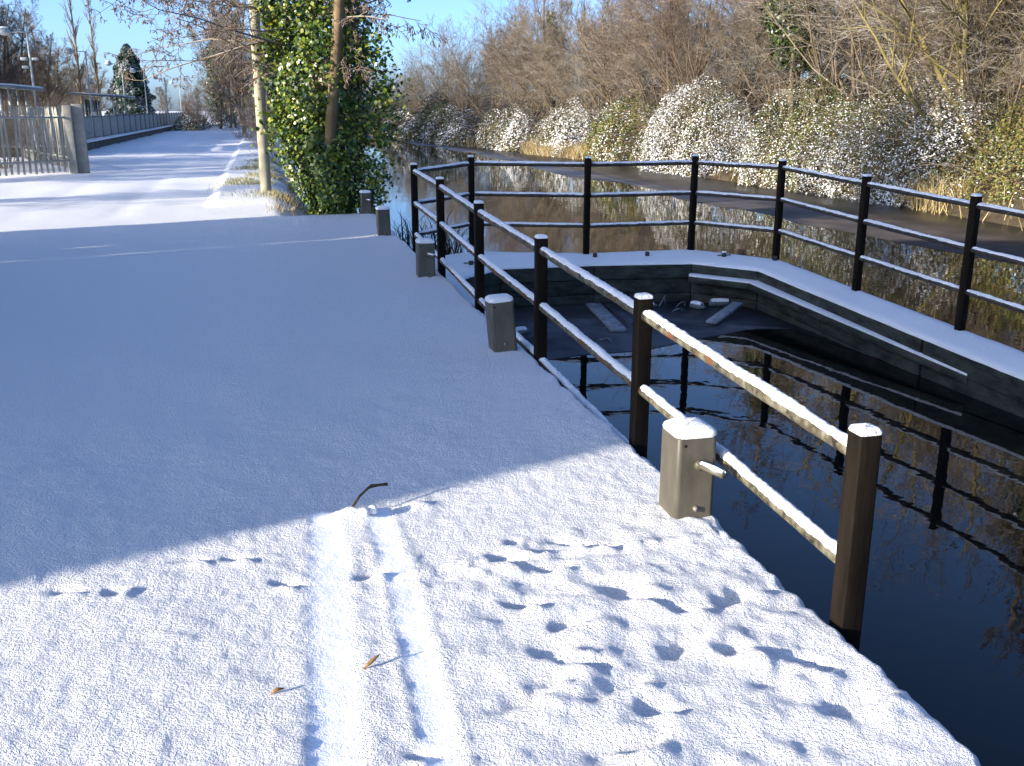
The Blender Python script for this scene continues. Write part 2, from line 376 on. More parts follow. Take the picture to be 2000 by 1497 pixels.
def uvpoly(p): return np.array([P(a, b)[:2] for a, b in p])
V_, F_ = prism(uvpoly([(-0.6, -110), (-0.022, -110), (-0.022, 15.27), (-1.5, 15.27), (-1.5, 14.6), (-0.6, 14.6)]), -1.8, -0.06)
tag(obj('quay_wall', mesh_np('quay_wall', V_, F_), M['quay']), 'grey concrete quay wall below the snow', kind='structure')
V_, F_ = prism(uvpoly([(-1.6, -400), (60, -400), (60, 900), (-1.6, 900)]), WATER - 0.02, WATER)
w = obj('canal_water', mesh_np('canal_water', V_[4:], np.array([[0, 1, 2, 3]])), M['water']); tag(w, 'dark still canal water', kind='structure')
# right bank terrain
ub = np.array([12.0, 12.3, 12.7, 13.2, 14, 15, 16.5, 18.5, 22, 30, 60, 150, 600]); vb = np.concatenate([np.arange(-120, 10, 10), np.arange(10, 110, 1.0), np.arange(110, 900, 30)])
UB, VB = np.meshgrid(ub, vb, indexing='ij')
zb = np.interp(UB, ub, [-1.1, -0.72, -0.45, -0.1, 0.3, 0.7, 0.9, 1.1, 1.7, 3.0, 4.5, 6, 6]) + 0.3 * vnoise(UB * 0.6, VB * 0.5) * sstep(12.3, 14, UB)
USH = UB + np.interp(VB, [0, 45, 60, 75, 100, 130, 200], [0, 0, -2.2, -3.6, -7, -9, -11]) + 0.8 * vnoise(VB * 0.35, VB * 0) * (UB < 20)
VW = NU * (U0 + USH)[..., None] + EV * VB[..., None]; VW[..., 2] = zb
nu_, nv_ = UB.shape; idx = np.arange(nu_ * nv_).reshape(nu_, nv_)
F = np.stack([idx[:-1, :-1], idx[1:, :-1], idx[1:, 1:], idx[:-1, 1:]], -1).reshape(-1, 4)
tag(obj('far_bank', mesh_np('far_bank', VW.reshape(-1, 3), F, True), M['soil']), 'brown earth bank under the brambles', kind='structure')
def bank_u(v): return 12.3 + np.interp(v, [0, 45, 60, 75, 100, 130], [0, 0, -2.2, -3.6, -7, -9])

def sheet(name, pts, z, th, mat, label):
    V_, F_ = prism(uvpoly(pts), z - th, z); o = obj(name, mesh_np(name, V_, F_), mat); tag(o, label, kind='structure'); return o
vv = np.arange(4, 100, 0.8)
edge_in = [(9.05 - np.interp(v, [0, 60, 100], [0, 0.2, 5]) + 0.9 * float(vnoise(v * 0.22, 1.0)) + 0.3 * float(vnoise(v * 0.9, 4.0)), v) for v in vv]
sheet('canal_ice', edge_in + [(float(bank_u(v)) + 1.2, v) for v in vv[::-4]], WATER + 0.008, 0.02, M['ice'], 'thin grey brown ice along the far bank')
uu = np.linspace(0.2, 3.62, 26)
low = [(u, 8.35 + 0.45 * float(vnoise(u * 1.6, 8.0)) + 0.5 * max(0, u - 1.7) ** 0.8 * 0.55) for u in uu]
sheet('dock_ice', low + [(3.62, 10.55), (0.2, 10.55)], WATER + 0.008, 0.02, M['dock_ice'], 'dull skin of ice inside the timber dock')

# ------------------------------------------------------------------ snow caps
def snow_strip(a, b, r, h, step, seed, lat=1.0):
    a = np.asarray(a, float); b = np.asarray(b, float); Ln = np.linalg.norm(b - a); n = max(4, int(Ln / step))
    t = np.linspace(0, 1, n + 1); d = (b - a) / Ln; s = norm(np.cross(d, [0, 0, 1.0])); up = np.cross(s, d)
    k = 9; q = np.linspace(-1, 1, k); s0 = t * Ln
    am_l = 0.95 + 0.25 * vnoise(s0 * 9, seed + 0 * t) + 0.28 * vnoise(s0 * 60, seed + 5.5 + 0 * t); am_r = 0.95 + 0.25 * vnoise(s0 * 11, seed + 2.7 + 0 * t) + 0.28 * vnoise(s0 * 55, seed + 3.5 + 0 * t)
    hh = h * (1 + 0.7 * vnoise(s0 * 5, seed + 9.1 + 0 * t) + 0.45 * vnoise(s0 * 48, seed + 1.3 + 0 * t))
    hh = hh * np.minimum(1, np.minimum(s0, Ln - s0) / 0.03 * 0.5 + 0.5)
    ang = np.where(q[None] < 0, q[None] * am_l[:, None], q[None] * am_r[:, None])
    rad = r * 0.985 + hh[:, None] * np.clip(1 - np.abs(q[None]) ** 2.4, 0, 1)
    rad = rad + 0.35 * h * np.clip(1 - q[None] ** 4, 0, 1) * vnoise(s0[:, None] * 60 + 0 * q[None], q[None] * 4 + seed)
    V = a + d * s0[:, None, None] + s * (np.sin(ang) * rad * lat)[..., None] + up * (np.cos(ang) * rad)[..., None]
    idx = np.arange((n + 1) * k).reshape(n + 1, k)
    F = np.stack([idx[:-1, :-1], idx[1:, :-1], idx[1:, 1:], idx[:-1, 1:]], -1).reshape(-1, 4)
    e0 = idx[0][::-1][None]; e1 = idx[-1][None]
    return mesh_np('snow_cap', V.reshape(-1, 3), [F, e0, e1], True)
def rrect(w, d, r, k=4):
    out = []
    for cx, cy, a0 in ((w / 2 - r, d / 2 - r, 0), (-w / 2 + r, d / 2 - r, 90), (-w / 2 + r, -d / 2 + r, 180), (w / 2 - r, -d / 2 + r, 270)):
        for i in range(k + 1):
            a = math.radians(a0 + 90 * i / k); out.append((cx + r * math.cos(a), cy + r * math.sin(a)))
    return np.array(out)
def loft(rings, cap0=True, cap1=True):
    n = len(rings[0]); V = np.vstack(rings); i = np.arange(n); j = (i + 1) % n; F = []
    for k in range(len(rings) - 1): F.append(np.c_[k * n + i, k * n + j, (k + 1) * n + j, (k + 1) * n + i])
    out = [np.vstack(F)]
    if cap0: out.append(i[::-1][None])
    if cap1: out.append(((len(rings) - 1) * n + i)[None])
    return V, out
def snow_dome(w, d, r, h, seed, k=6):
    base = rrect(w, d, r, k); rings = []
    prof = [(1.0, -0.004), (1.03, 0.2), (1.01, 0.45), (0.93, 0.72), (0.78, 0.88), (0.55, 0.97), (0.3, 1.0), (0.08, 1.02)]
    n = len(base)
    for i, (s, z) in enumerate(prof):
        ns = 0.10 * vnoise(base[:, 0] * 70 + seed, base[:, 1] * 70 + i * 0.9) + 0.06 * vnoise(base[:, 0] * 160 + seed, base[:, 1] * 160 + i)
        rr = base * (s + ns[:, None] * (0.5 if s > 0.9 else 0.3))
        rings.append(np.c_[rr, h * (z + (ns * 1.3 if z > 0.1 else np.minimum(ns * 0.7, 0)))])
    V, F = loft(rings, False, True)
    return mesh_np('snow_cap', V, F, True)

# ------------------------------------------------------------------ railing round the dock
near_posts = [(0.04, 2.403, 0.627), (0.04, 4.19, 0.704), (0.04, 5.95, 0.766), (0.04, 7.817, 0.818), (0.04, 9.62, 0.892), (0.04, 11.329, 0.941)]
far_posts = [(0.788, 11.70), (2.093, 11.20), (3.44, 11.15), (4.14, 10.31), (4.10, 8.587), (4.07, 6.981), (4.05, 5.3), (4.05, 3.6)]
PH = 1.13
posts = [(u, v, z) for u, v, z in near_posts] + [(u, v, deck_z(u, v) + PH) for u, v in far_posts]
railing = thing('dock_railing', 'black post railing with round rails and snow, fencing the sunken timber dock', 'railing', P(0.04, 7, -0.3))
RO = np.array(P(0.04, 7, -0.3))
def rel(p): return np.asarray(p) - RO
rot_q = A_
for i, (u, v, zt) in enumerate(posts):
    hw = 0.072 if i < 6 else 0.066
    zb0 = -1.2 if i < 6 else deck_z(u, v) - 0.25
    me = mesh_np('post', *box_arr(0, 0, (zb0 + zt) / 2 - zt, hw, hw, zt - zb0)); bevel(me, 0.005, 2)
    po = obj('post', me, M['tar_post'], railing, rel(P(u, v, zt)), (0, 0, rot_q + (0.0 if i < 8 else 0.1)))
    cap = obj('snow_cap', snow_dome(hw * 0.98, hw * 0.98, 0.008, 0.022, i * 3.1), M['snow_cap'], po)
for i in range(len(posts) - 1):
    (u0, v0, z0), (u1, v1, z1) = posts[i], posts[i + 1]
    a0, b0 = P(u0, v0, z0), P(u1, v1, z1); d = norm(b0 - a0)
    for k, dz in enumerate((0.08, 0.44, 0.80)):
        a = a0 - [0, 0, dz] + d * 0.03; b = b0 - [0, 0, dz] - d * 0.03
        n = 24; t = np.linspace(0, 1, n + 1); c = a + (b - a) * t[:, None]
        c[:, 2] += 0.006 * vnoise(t * 3 + i * 7 + k, t * 0 + 2) ; rr = (0.025 if i < 5 else 0.023) * (1 + 0.12 * vnoise(t * 22 + i, t * 0 + k))
        Vt, Ft = tubes(rel(c)[None], rr[None], 12, True)
        ra = obj('rail', mesh_np('rail', Vt, Ft, True), M['rail'] if i < 5 else M['rail_in_shade'], railing)  # far rails take the copy darkened for shade
        st = 0.012 if i < 2 else 0.03
        obj('snow_cap', snow_strip(rel(a + d * 0.015), rel(b - d * 0.015), 0.0255 if i < 5 else 0.0235, 0.014 if i < 5 else 0.012, st, i * 5.3 + k * 1.7), M['snow_cap'], ra)

# ------------------------------------------------------------------ timber dock
dock = thing('timber_dock', 'sunken timber dock with dark beams, snow topped deck and bolts', 'dock', (0, 0, 0))
outer = [(-0.0, -3.0), (-0.0, 11.35), (0.80, 11.72), (2.09, 11.26), (3.46, 11.21), (4.18, 10.33), (4.15, 8.58), (4.12, 6.98), (4.10, -3.0)]
inner = [(0.36, -3.0), (0.36, 10.2), (0.90, 10.66), (2.0, 10.60), (3.14, 10.43), (3.68, 9.85), (3.66, 8.5), (3.64, 6.9), (3.62, -3.0)]
lay = [(-0.035, -0.195), (-0.20, -0.37), (-0.375, -0.55), (-0.555, -1.1)]
for i in range(len(outer) - 1):
    for k, (zt, zb0) in enumerate(lay):
        off = [0.0, 0.012, 0.004, 0.02][k]
        def shr(o, n_):
            o = np.array(o); n_ = np.array(n_); m = (o + n_) / 2; return o + (m - o) * off * 4, n_ + (m - n_) * off * 4
        o0, n0 = shr(outer[i], inner[i]); o1, n1 = shr(outer[i + 1], inner[i + 1])
        e = 0.003
        o0, o1 = o0 + (o1 - o0) * e, o1 + (o0 - o1) * e; n0, n1 = n0 + (n1 - n0) * e, n1 + (n0 - n1) * e
        q = [o0, o1, n1, n0]; dz = np.array([deck_z(*p) for p in q])
        Vp, Fp = prism(uvpoly(q), dz + zb0, dz + zt)
        obj('timber_beam', bevel(mesh_np('timber_beam', Vp, Fp), 0.008, 2), M['timber'], dock)
# snow on the deck
def deck_snow(outer, inner, th):
    rows = []; acc = 0
    for i in range(len(outer) - 1):
        o0, o1, n0, n1 = map(np.array, (outer[i], outer[i + 1], inner[i], inner[i + 1])); n = max(2, int(np.linalg.norm(o1 - o0) / 0.06))
        for t in np.linspace(0, 1, n, endpoint=(i == len(outer) - 2)):
            o = o0 + (o1 - o0) * t; q = n0 + (n1 - n0) * t; acc += 1
            cs = [(0.0, -0.02), (0.0, 0.45), (0.03, 0.95), (0.2, 1.0), (0.5, 1.05), (0.8, 1.0), (0.97, 0.95), (1.0, 0.45), (1.0, -0.02)]
            j = 0.02 * float(vnoise(acc * 0.6, 3)); r = []
            for s, z in cs:
                s2 = s + (j if s > 0.9 else -j if s < 0.1 else 0); pu = o + (q - o) * s2
                r.append(P(*pu, deck_z(*pu) - 0.033 + th * z + (0.006 * float(vnoise(acc * 0.4, s * 9)) if z > 0.9 else 0)))
            rows.append(r)
    V = np.array(rows); n, k, _ = V.shape; idx = np.arange(n * k).reshape(n, k)
    F = np.stack([idx[:-1, :-1], idx[:-1, 1:], idx[1:, 1:], idx[1:, :-1]], -1).reshape(-1, 4)
    return mesh_np('deck_snow', V.reshape(-1, 3), F, True)
obj('deck_snow', deck_snow(outer, inner, 0.033), M['snow_cap'], dock)
# inner ledge with snow
lo_ = [(3.04, 10.30), (3.54, 9.78), (3.57, 8.2), (3.634, 6.3)]; li_ = [(3.12, 10.44), (3.685, 9.87), (3.67, 8.2), (3.645, 6.3)]; lz = [-0.305, -0.32, -0.385, -0.475]
for i in range(3):
    q = [lo_[i], lo_[i + 1], li_[i + 1], li_[i]]; z = np.array([lz[i], lz[i + 1], lz[i + 1], lz[i]])
    Vp, Fp = prism(uvpoly(q), z - 0.07, z); le = obj('ledge_board', bevel(mesh_np('ledge_board', Vp, Fp), 0.006, 1), M['timber'], dock)
    c = np.mean(q, 0); q2 = [np.array(p) + (c - np.array(p)) * 0.004 for p in q]
    Vp, Fp = prism(uvpoly(q2), z - 0.002, z + 0.018); obj('ledge_snow', bevel(mesh_np('ledge_snow', Vp, Fp), 0.006, 2), M['snow_cap'], le)
for j, (u, v, pin) in enumerate([(2.121, 10.946, 0), (2.76, 10.888, 0), (3.622, 10.603, 1), (4.10, 10.25, 0), (0.6, 10.86, 1)]):
    z = deck_z(u, v); c = P(u, v, z)
    Vt, Ft = tubes(np.array([[c - [0, 0, 0.05], c + [0, 0, 0.035], c + [0, 0, 0.05]]]), np.array([[0.027, 0.027, 0.022]]), 10, True)
    bo = obj('bolt', mesh_np('bolt', Vt, Ft, False), M['rail_in_shade'], dock)
    if pin:
        a = c + NU * 0.085 + [0, 0, 0.02]; b = c - NU * 0.085 + [0, 0, 0.02]
        Vt, Ft = tubes(np.array([[a, b]]), np.full((1, 2), 0.008), 6, True); obj('cross_pin', mesh_np('cross_pin', Vt, Ft), M['rail_in_shade'], bo)
        obj('snow_cap', snow_dome(0.05, 0.05, 0.02, 0.02, 3.0), M['snow_cap'], bo, c + [0, 0, 0.05])

# debris frozen into the dock
def slab(name, a, b, w, th, z, mat, label, cat, group=None, tilt=0.0):
    a = P(*a, z); b = P(*b, z + tilt); me = mesh_np(name, *bar_arr(a, b, w, th)); return tag(obj(name, bevel(me, 0.004, 1), mat), label, cat, group)
slab('plank', (1.93, 10.42), (1.74, 9.05), 0.17, 0.03, WATER + 0.03, M['plank'], 'wide frosted plank lying in the dock ice', 'plank')
slab('plank', (2.13, 10.40), (2.02, 9.35), 0.12, 0.025, WATER + 0.012, M['dock_ice'], 'narrow darker plank beside the frosted plank in the ice', 'plank')
slab('plank', (2.75, 9.05), (3.30, 9.55), 0.12, 0.03, WATER + 0.06, M['plank'], 'short board sticking out of the ice below the ledge', 'plank', tilt=0.08)
def bottle(name, u, v, rz, ln, r, label, z=0.0):
    prof = [(-0.5, 0.0), (-0.5, 0.85), (-0.46, 1.0), (0.18, 1.0), (0.30, 0.75), (0.38, 0.42), (0.47, 0.40), (0.5, 0.36), (0.5, 0.0)]
    rings = []
    for t, s in prof:
        a = np.arange(12) * 2 * np.pi / 12; rings.append(np.c_[np.full(12, t * ln), np.cos(a) * r * max(s, 0.02), np.sin(a) * r * max(s, 0.02)])
    V, F = loft(rings); o = thing(name, label, 'bottle', P(u, v, WATER + r + z), rz)
    obj('bottle_body', mesh_np(name, V, F, True), M['fence_post'], o)
    obj('snow_cap', snow_strip((-ln * 0.46, 0, 0), (ln * 0.3, 0, 0), r, 0.014, 0.012, u * 3), M['snow_cap'], o)
bottle('plastic_bottle', 3.36, 10.08, 0.1, 0.27, 0.04, 'snow topped plastic bottle lying on the ice near the dock corner')
bottle('plastic_bottle', 3.03, 9.98, -0.9, 0.2, 0.04, 'snow covered stubby bottle lying aslant on the dock ice')
bottle('plastic_bottle', 2.52, 10.20, 0.0, 0.2, 0.03, 'snow topped bottle lying behind the second railing post')
bottle('plastic_bottle', 0.75, 9.2, 0.6, 0.2, 0.04, 'snowy bottle in the ice close under the quay')
r_ = np.random.default_rng(11)
for j, (u, v) in enumerate([(2.72, 10.25), (2.75, 9.9), (1.72, 9.35), (2.3, 9.6), (1.5, 8.75), (2.3, 8.95), (2.9, 10.15)]):
    base = P(u, v, WATER + 0.0); n = 8; t = np.linspace(0, 1, n); an = r_.uniform(0, 6.28); hgt = [0.14, 0.05, 0.03, 0.02, 0.04, 0.02, 0.07][j]; ln = r_.uniform(0.12, 0.3)
    pts = base + np.c_[np.cos(an) * ln * (t - 0.5) + 0.03 * np.sin(t * 5), np.sin(an) * ln * (t - 0.5), hgt * np.sin(t * np.pi) - 0.01]
    Vt, Ft = tubes(pts[None], np.linspace(0.008, 0.004, n)[None], 5, True)
    tag(obj('bent_reed', mesh_np('bent_reed', Vt, Ft, True), M['plank']), 'frosted bent reed stem poking from the dock ice', 'reed', 'reed stems frozen into the dock ice')

# ------------------------------------------------------------------ bollards
def bollard(i, u, v, h, tilt, pin, label):
    W_, D_ = 0.163, 0.175
    o = thing('bollard', label, 'bollard', P(u, v, 0.0), 0, 'bollards along the quay edge')
    o.rotation_euler = (tilt[0], tilt[1], A_)
    base = rrect(W_, D_, 0.018, 5)
    rings = [np.c_[base, np.full(len(base), -0.15)], np.c_[base, np.full(len(base), h - 0.006)], np.c_[base * 0.97, np.full(len(base), h)]]
    V, F = loft(rings); me = mesh_np('body', V, F)
    for p in me.polygons: p.use_smooth = abs(p.normal.z) < 0.5 and p.area < 0.008
    body = obj('body', me, M['bollard'], o)
    obj('snow_cap', snow_dome(W_, D_, 0.03, 0.038, i * 7.7), M['snow_cap'], o, (0, 0, h - 0.002))
    if pin:
        y0 = -D_ / 2
        a = np.array([0.005, y0 + 0.01, h * 0.68]); b = a + [0.045, -0.135, 0.0]
        Vt, Ft = tubes(np.array([[a, a + (b - a) * 0.5, b]]), np.full((1, 3), 0.014), 12, True)
        pn = obj('pin', mesh_np('pin', Vt, Ft, False), M['bollard'], o)
        obj('snow_cap', snow_strip(a + (b - a) * 0.12, b, 0.0145, 0.007, 0.006, i + 0.4), M['snow_cap'], pn)
        Vt, Ft = tubes(np.array([[a, a + (b - a) * 0.17]]), np.full((1, 2), 0.02), 14, True); obj('pin_collar', mesh_np('pin_collar', Vt, Ft), M['bollard'], pn)
    Vt, Ft = tubes(np.array([[[0.0, -D_ / 2 + 0.01, 0.055], [0.004, -D_ / 2 - 0.012, 0.055]]]), np.full((1, 2), 0.011), 8, True); obj('bolt', mesh_np('bolt', Vt, Ft), M['bolt'], o)
    Vt, Ft = tubes(np.array([[[-W_ / 2 + 0.03, -D_ / 2 + 0.004, h - 0.03], [-W_ / 2 + 0.03, -D_ / 2 - 0.001, h - 0.03]]]), np.full((1, 2), 0.006), 8, True); obj('bolt_hole', mesh_np('bolt_hole', Vt, Ft), M['tar_post'], o)
bl = ['sunlit grey bollard with pin and bolt beside the lit railing', 'shaded grey bollard tilted towards the path, without a pin', 'upright shaded bollard with snowy pin, third along the quay', 'shaded plain bollard between the reeds and the third bollard', 'last bollard at the quay end beside the ivy tree']
tl = [(0, 0), (math.radians(-2.5), math.radians(-4.0)), (0, 0), (0, math.radians(-1.5)), (0, 0)]
for i, (u, v) in enumerate(BOLLARDS): bollard(i, u, v, 0.345 if i == 0 else 0.335, tl[i], i in (0, 2, 4), bl[i])

# ------------------------------------------------------------------ trees
def branch(P0, D0, L, R0, R1, nseg, wig, up, rng, prof=1.0):
    pts = [P0]; d = D0
    for i in range(nseg):
        d = norm(d + wig * rng.normal(size=d.shape) + np.array([0, 0, up])); pts.append(pts[-1] + d * (L / nseg)[:, None])
    t = np.linspace(0, 1, nseg + 1) ** prof
    return np.stack(pts, 1), R0[:, None] * (1 - t) + R1[:, None] * t
def spawn(pts, rad, L, cnt, t0, t1, ang, lr, rng, rr=0.6, taper=0.5):
    N, S, _ = pts.shape; par = np.repeat(np.arange(N), cnt); t = t0 + (t1 - t0) * rng.random(N * cnt) ** 0.85
    x = t * (S - 1); i = np.minimum(x.astype(int), S - 2); f = (x - i)[:, None]
    p = pts[par, i] * (1 - f) + pts[par, i + 1] * f; tg = norm(pts[par, i + 1] - pts[par, i])
    r = rad[par, i] * (1 - f[:, 0]) + rad[par, i + 1] * f[:, 0]
    q = rng.normal(size=p.shape); pe = norm(q - (q * tg).sum(1, keepdims=True) * tg)
    an = np.radians(ang[0] + (ang[1] - ang[0]) * rng.random(len(p)))[:, None]
    d = norm(np.cos(an) * tg + np.sin(an) * pe)
    ln = L[par] * (lr[0] + (lr[1] - lr[0]) * rng.random(len(p))) * (1 - taper * t)
    return p, d, ln, np.maximum(r * rr, 0.002)
def grow(seed, stems, levels, split=1):
    """stems: (P0,D0,L,R,nseg,wig,up); levels: list of dict. returns (trunk V,F), (crown V,F), list of level pts"""
    rng = np.random.default_rng(seed); P0, D0, L, R, ns, wg, up = stems
    pts, rad = branch(P0, D0, L, R, R * 0.25, ns, wg, up, rng); tr = [tubes(pts, rad, 8)]; cr = []; keep = [pts]
    for i, lv in enumerate(levels):
        p, d, ln, r = spawn(pts, rad, L, lv['n'], lv.get('t0', 0.25), lv.get('t1', 1.0), lv['ang'], lv['len'], rng, lv.get('rr', 0.55), lv.get('taper', 0.5))
        r = np.minimum(r, lv.get('rmax', 1)); r = np.maximum(r, lv.get('rmin', 0.003))
        pts, rad = branch(p, d, ln, r, np.maximum(r * 0.35, lv.get('tip', 0.0025)), lv['seg'], lv.get('wig', 0.15), lv.get('up', 0.03), rng); L = ln
        (tr if i < split else cr).append(tubes(pts, rad, lv.get('k', 3))); keep.append(pts)
    return join(tr), join(cr), keep
def tree_obj(name, label, cat, tr, cr, tm, cm, loc, rz, sc, group, extra=None):
    o = thing(name, label, cat, loc, rz, group); o.scale = sc if hasattr(sc, '__len__') else (sc,) * 3
    obj('trunk', tr, tm, o); obj('crown', cr, cm, o)
    return o
def place(proto, loc, rz, sc, label=None):
    c = copy_tree(proto); c.location = loc; c.rotation_euler = (0, 0, rz); c.scale = sc if hasattr(sc, '__len__') else (sc,) * 3
    if label: c['label'] = label
    return c
def stems_fan(n, h, spread, r, seed, seg=7, wig=0.09, up=0.05, base=0.35):
    g = np.random.default_rng(seed); a = g.random(n) * 6.283; s = np.radians(spread) * np.sqrt(g.random(n))
    D = np.c_[np.sin(s) * np.cos(a), np.sin(s) * np.sin(a), np.cos(s)]; P0 = np.c_[np.cos(a) * base * g.random(n), np.sin(a) * base * g.random(n), np.full(n, -0.25)]
    return P0, D, h * (0.65 + 0.45 * g.random(n)), r * (0.6 + 0.6 * g.random(n)), seg, wig, up
def leaves(C, Nrm, size, rng, snow, tint, droop=0.0, asp=0.75):
    """kite leaf quads; Nrm upper-side normals"""
    n = len(C); Nrm = norm(Nrm); q = rng.normal(size=(n, 3)); q[:, 2] -= droop; t = norm(q - (q * Nrm).sum(1, keepdims=True) * Nrm); b = np.cross(Nrm, t); s = size[:, None]
    V = np.stack([C - t * s * 0.5, C + b * s * asp * 0.5 - t * s * 0.08 + Nrm * s * 0.10, C + t * s * 0.55 - Nrm * s * 0.08, C - b * s * asp * 0.5 - t * s * 0.08 + Nrm * s * 0.10], 1).reshape(-1, 3)
    i = np.arange(n) * 4; F = np.c_[i, i + 3, i + 2, i + 1]
    return V, F, {'snow': np.repeat(snow, 4), 'tint': np.repeat(tint, 4)}

# proto meshes -------------------------------------------------------
def shrub_meshes(seed, h, n=11, spread=42, dens=1.0):
    st = stems_fan(n, h, spread, 0.035, seed)
    return [mesh_np('m', V, F) for V, F in grow(seed, st, [
        dict(n=int(9 * dens), ang=(18, 45), len=(0.35, 0.7), seg=5, t0=0.12, wig=0.12, up=0.06, k=4, tip=0.004),
        dict(n=int(8 * dens), ang=(20, 55), len=(0.35, 0.75), seg=3, t0=0.1, wig=0.14, up=0.05, tip=0.003, rmin=0.0045),
        dict(n=6, ang=(20, 60), len=(0.4, 0.8), seg=2, t0=0.1, wig=0.15, up=0.03, tip=0.003, rmin=0.004)])[:2]]
def wood_meshes(seed, h, dens=1.0):
    g = np.random.default_rng(seed); n = 2
    st = (np.c_[g.normal(size=n) * 0.2, g.normal(size=n) * 0.2, [-0.4] * n], norm(np.c_[g.normal(size=n) * 0.1, g.normal(size=n) * 0.1, np.ones(n)]), h * np.array([1.0, 0.8]), np.array([0.13, 0.09]), 10, 0.05, 0.05)
    return [mesh_np('m', V, F) for V, F in grow(seed, st, [
        dict(n=int(26 * dens), ang=(25, 60), len=(0.22, 0.42), seg=6, t0=0.16, wig=0.12, up=0.09, k=5, tip=0.006, taper=0.55),
        dict(n=9, ang=(25, 60), len=(0.35, 0.65), seg=4, t0=0.15, wig=0.14, up=0.05, tip=0.004, rmin=0.008),
        dict(n=7, ang=(25, 60), len=(0.4, 0.75), seg=3, t0=0.1, wig=0.15, up=0.03, tip=0.004, rmin=0.006),
        dict(n=4, ang=(25, 60), len=(0.4, 0.7), seg=2, t0=0.2, wig=0.15, up=0.0, tip=0.0035, rmin=0.005)])[:2]]
SH = [shrub_meshes(100 + i, 5.6, 12, 44) for i in range(3)]
WD = [wood_meshes(200 + i, 9.5) for i in range(3)]
def zbank(u, v): return float(np.interp(u - (bank_u(v) - 12.3), ub, [-1.1, -0.72, -0.45, -0.1, 0.3, 0.7, 0.9, 1.1, 1.7, 3.0, 4.5, 6, 6])) - 0.1
r_ = np.random.default_rng(21)
protos = {}
MN = [(15.6, 'the low brown growth past the tangle'), (19.3, 'the brown tangled thicket'), (24.2, 'the large bright bramble mound'), (29.0, 'the green patched bramble mound'), (38.2, 'the rounded bright white bramble mound'), (44.6, 'the green brown thicket'), (51.8, 'the pale mound above the tan grass'), (60.0, 'the frosted mound where the bank narrows'), (70.0, 'the distant grey mound'), (200, 'the farthest bramble mound')]
LN = [(52, 'just behind the near platform shelter'), (63, 'behind the platform between shelter and poplars'), (78, 'close to the two slim poplars'), (105, 'around the foot of the conifer'), (300, 'far off beyond the last platform lamp')]
def near(tab, v): return next(t for m, t in tab if v < m)
def put(kind, i, u, v, sc, tm, cm, name, label, group, z=None):
    if '@M' in label: label = label.replace('@M', near(MN, v))
    if '@L' in label: label = label.replace('@L', near(LN, v))
    key = (kind, i, tm, cm)
    loc = P(u, v, zbank(u, v) if z is None else z); rz = r_.uniform(0, 6.28)
    tr, cr = (SH if kind == 's' else WD)[i]
    if not tr.materials: tr.materials.append(M[tm]); cr.materials.append(M[cm])
    o = thing(name, label, 'shrub' if kind == 's' else 'tree', loc, rz, group); o.scale = sc if hasattr(sc, '__len__') else (sc,) * 3
    for nm, me, mm in (('trunk', tr, tm), ('crown', cr, cm)):
        c = obj(nm, me, None, o)
        if me.materials[0] != M[mm]:
            c.material_slots[0].link = 'OBJECT'; c.material_slots[0].material = M[mm]
    return o
GS = 'twiggy shrubs behind the brambles'; LS = 'leafless brown twiggy shrub rising behind @M'
row = [(16.6, 17.6, 1.15), (16.8, 21.3, 1.1), (16.4, 25.0, 1.2), (17.0, 28.3, 1.1), (17.6, 33.8, 1.1), (16.0, 37.0, 1.3), (16.0, 41.5, 1.25), (16.3, 45.5, 1.0), (15.6, 50.5, 1.2), (15.4, 55.5, 1.3), (14.6, 60.5, 1.25), (13.4, 66, 1.15), (12.8, 72, 1.05), (12.2, 79, 0.95), (19.3, 19.4, 0.8), (19.5, 23, 0.75), (19.2, 27, 0.8), (19.6, 30.5, 0.75), (19.0, 35, 0.8), (18.8, 39.3, 0.8), (19, 43.5, 0.8), (10, 87, 0.9), (7, 94, 0.85), (3.5, 98, 0.85), (0.5, 101, 0.8)]
for j, (u, v, s) in enumerate(row):
    put('s', j % 3, u, v, (s * 1.1, s * 1.1, s), 'bark', ['twig_tan', 'twig_red', 'twig_tan', 'twig_grey'][j % 4] if j != 5 and j != 6 else 'twig_red', 'twiggy_shrub', LS, GS)
for j, (u, v, s) in enumerate([(15.0, 19.5, 0.75), (14.9, 39.5, 0.85), (14.6, 47.0, 0.8), (13.9, 57.6, 0.8), (12.2, 69.5, 0.75), (11.2, 75.8, 0.7), (10.2, 83, 0.7)]):
    put('s', (j + 1) % 3, u, v, (s * 1.25, s * 1.25, s), 'bark', 'twig_tan', 'low_twiggy_shrub', 'low spreading leafless shrub beside @M', 'low shrubs between the brambles')
GW = 'bare trees in the wood of the far bank'; LW = 'tall bare wood tree at the back behind @M'
for j in range(30):
    v = 15 + j * 2.35 + r_.uniform(-0.8, 0.8); u = 20.5 + (j % 3) * 3.0 + r_.uniform(-1, 1) + np.interp(v, [0, 45, 60, 75, 100], [0, 0, -2, -3, -6]); s = r_.uniform(0.8, 1.1) * np.interp(v, [15, 24, 45, 60, 85], [0.95, 0.85, 0.82, 0.78, 0.6])
    if 44 < v < 52: s *= 0.8
    put('w', j % 3, u, v, (s * 1.15, s * 1.15, s), 'bark', ['twig_grey', 'twig_tan', 'twig_red'][(j * 7) % 3], 'bare_tree', LW, GW)
GL = 'bare trees in the wood behind the railway platform'; LL = 'bare brown tree @L'
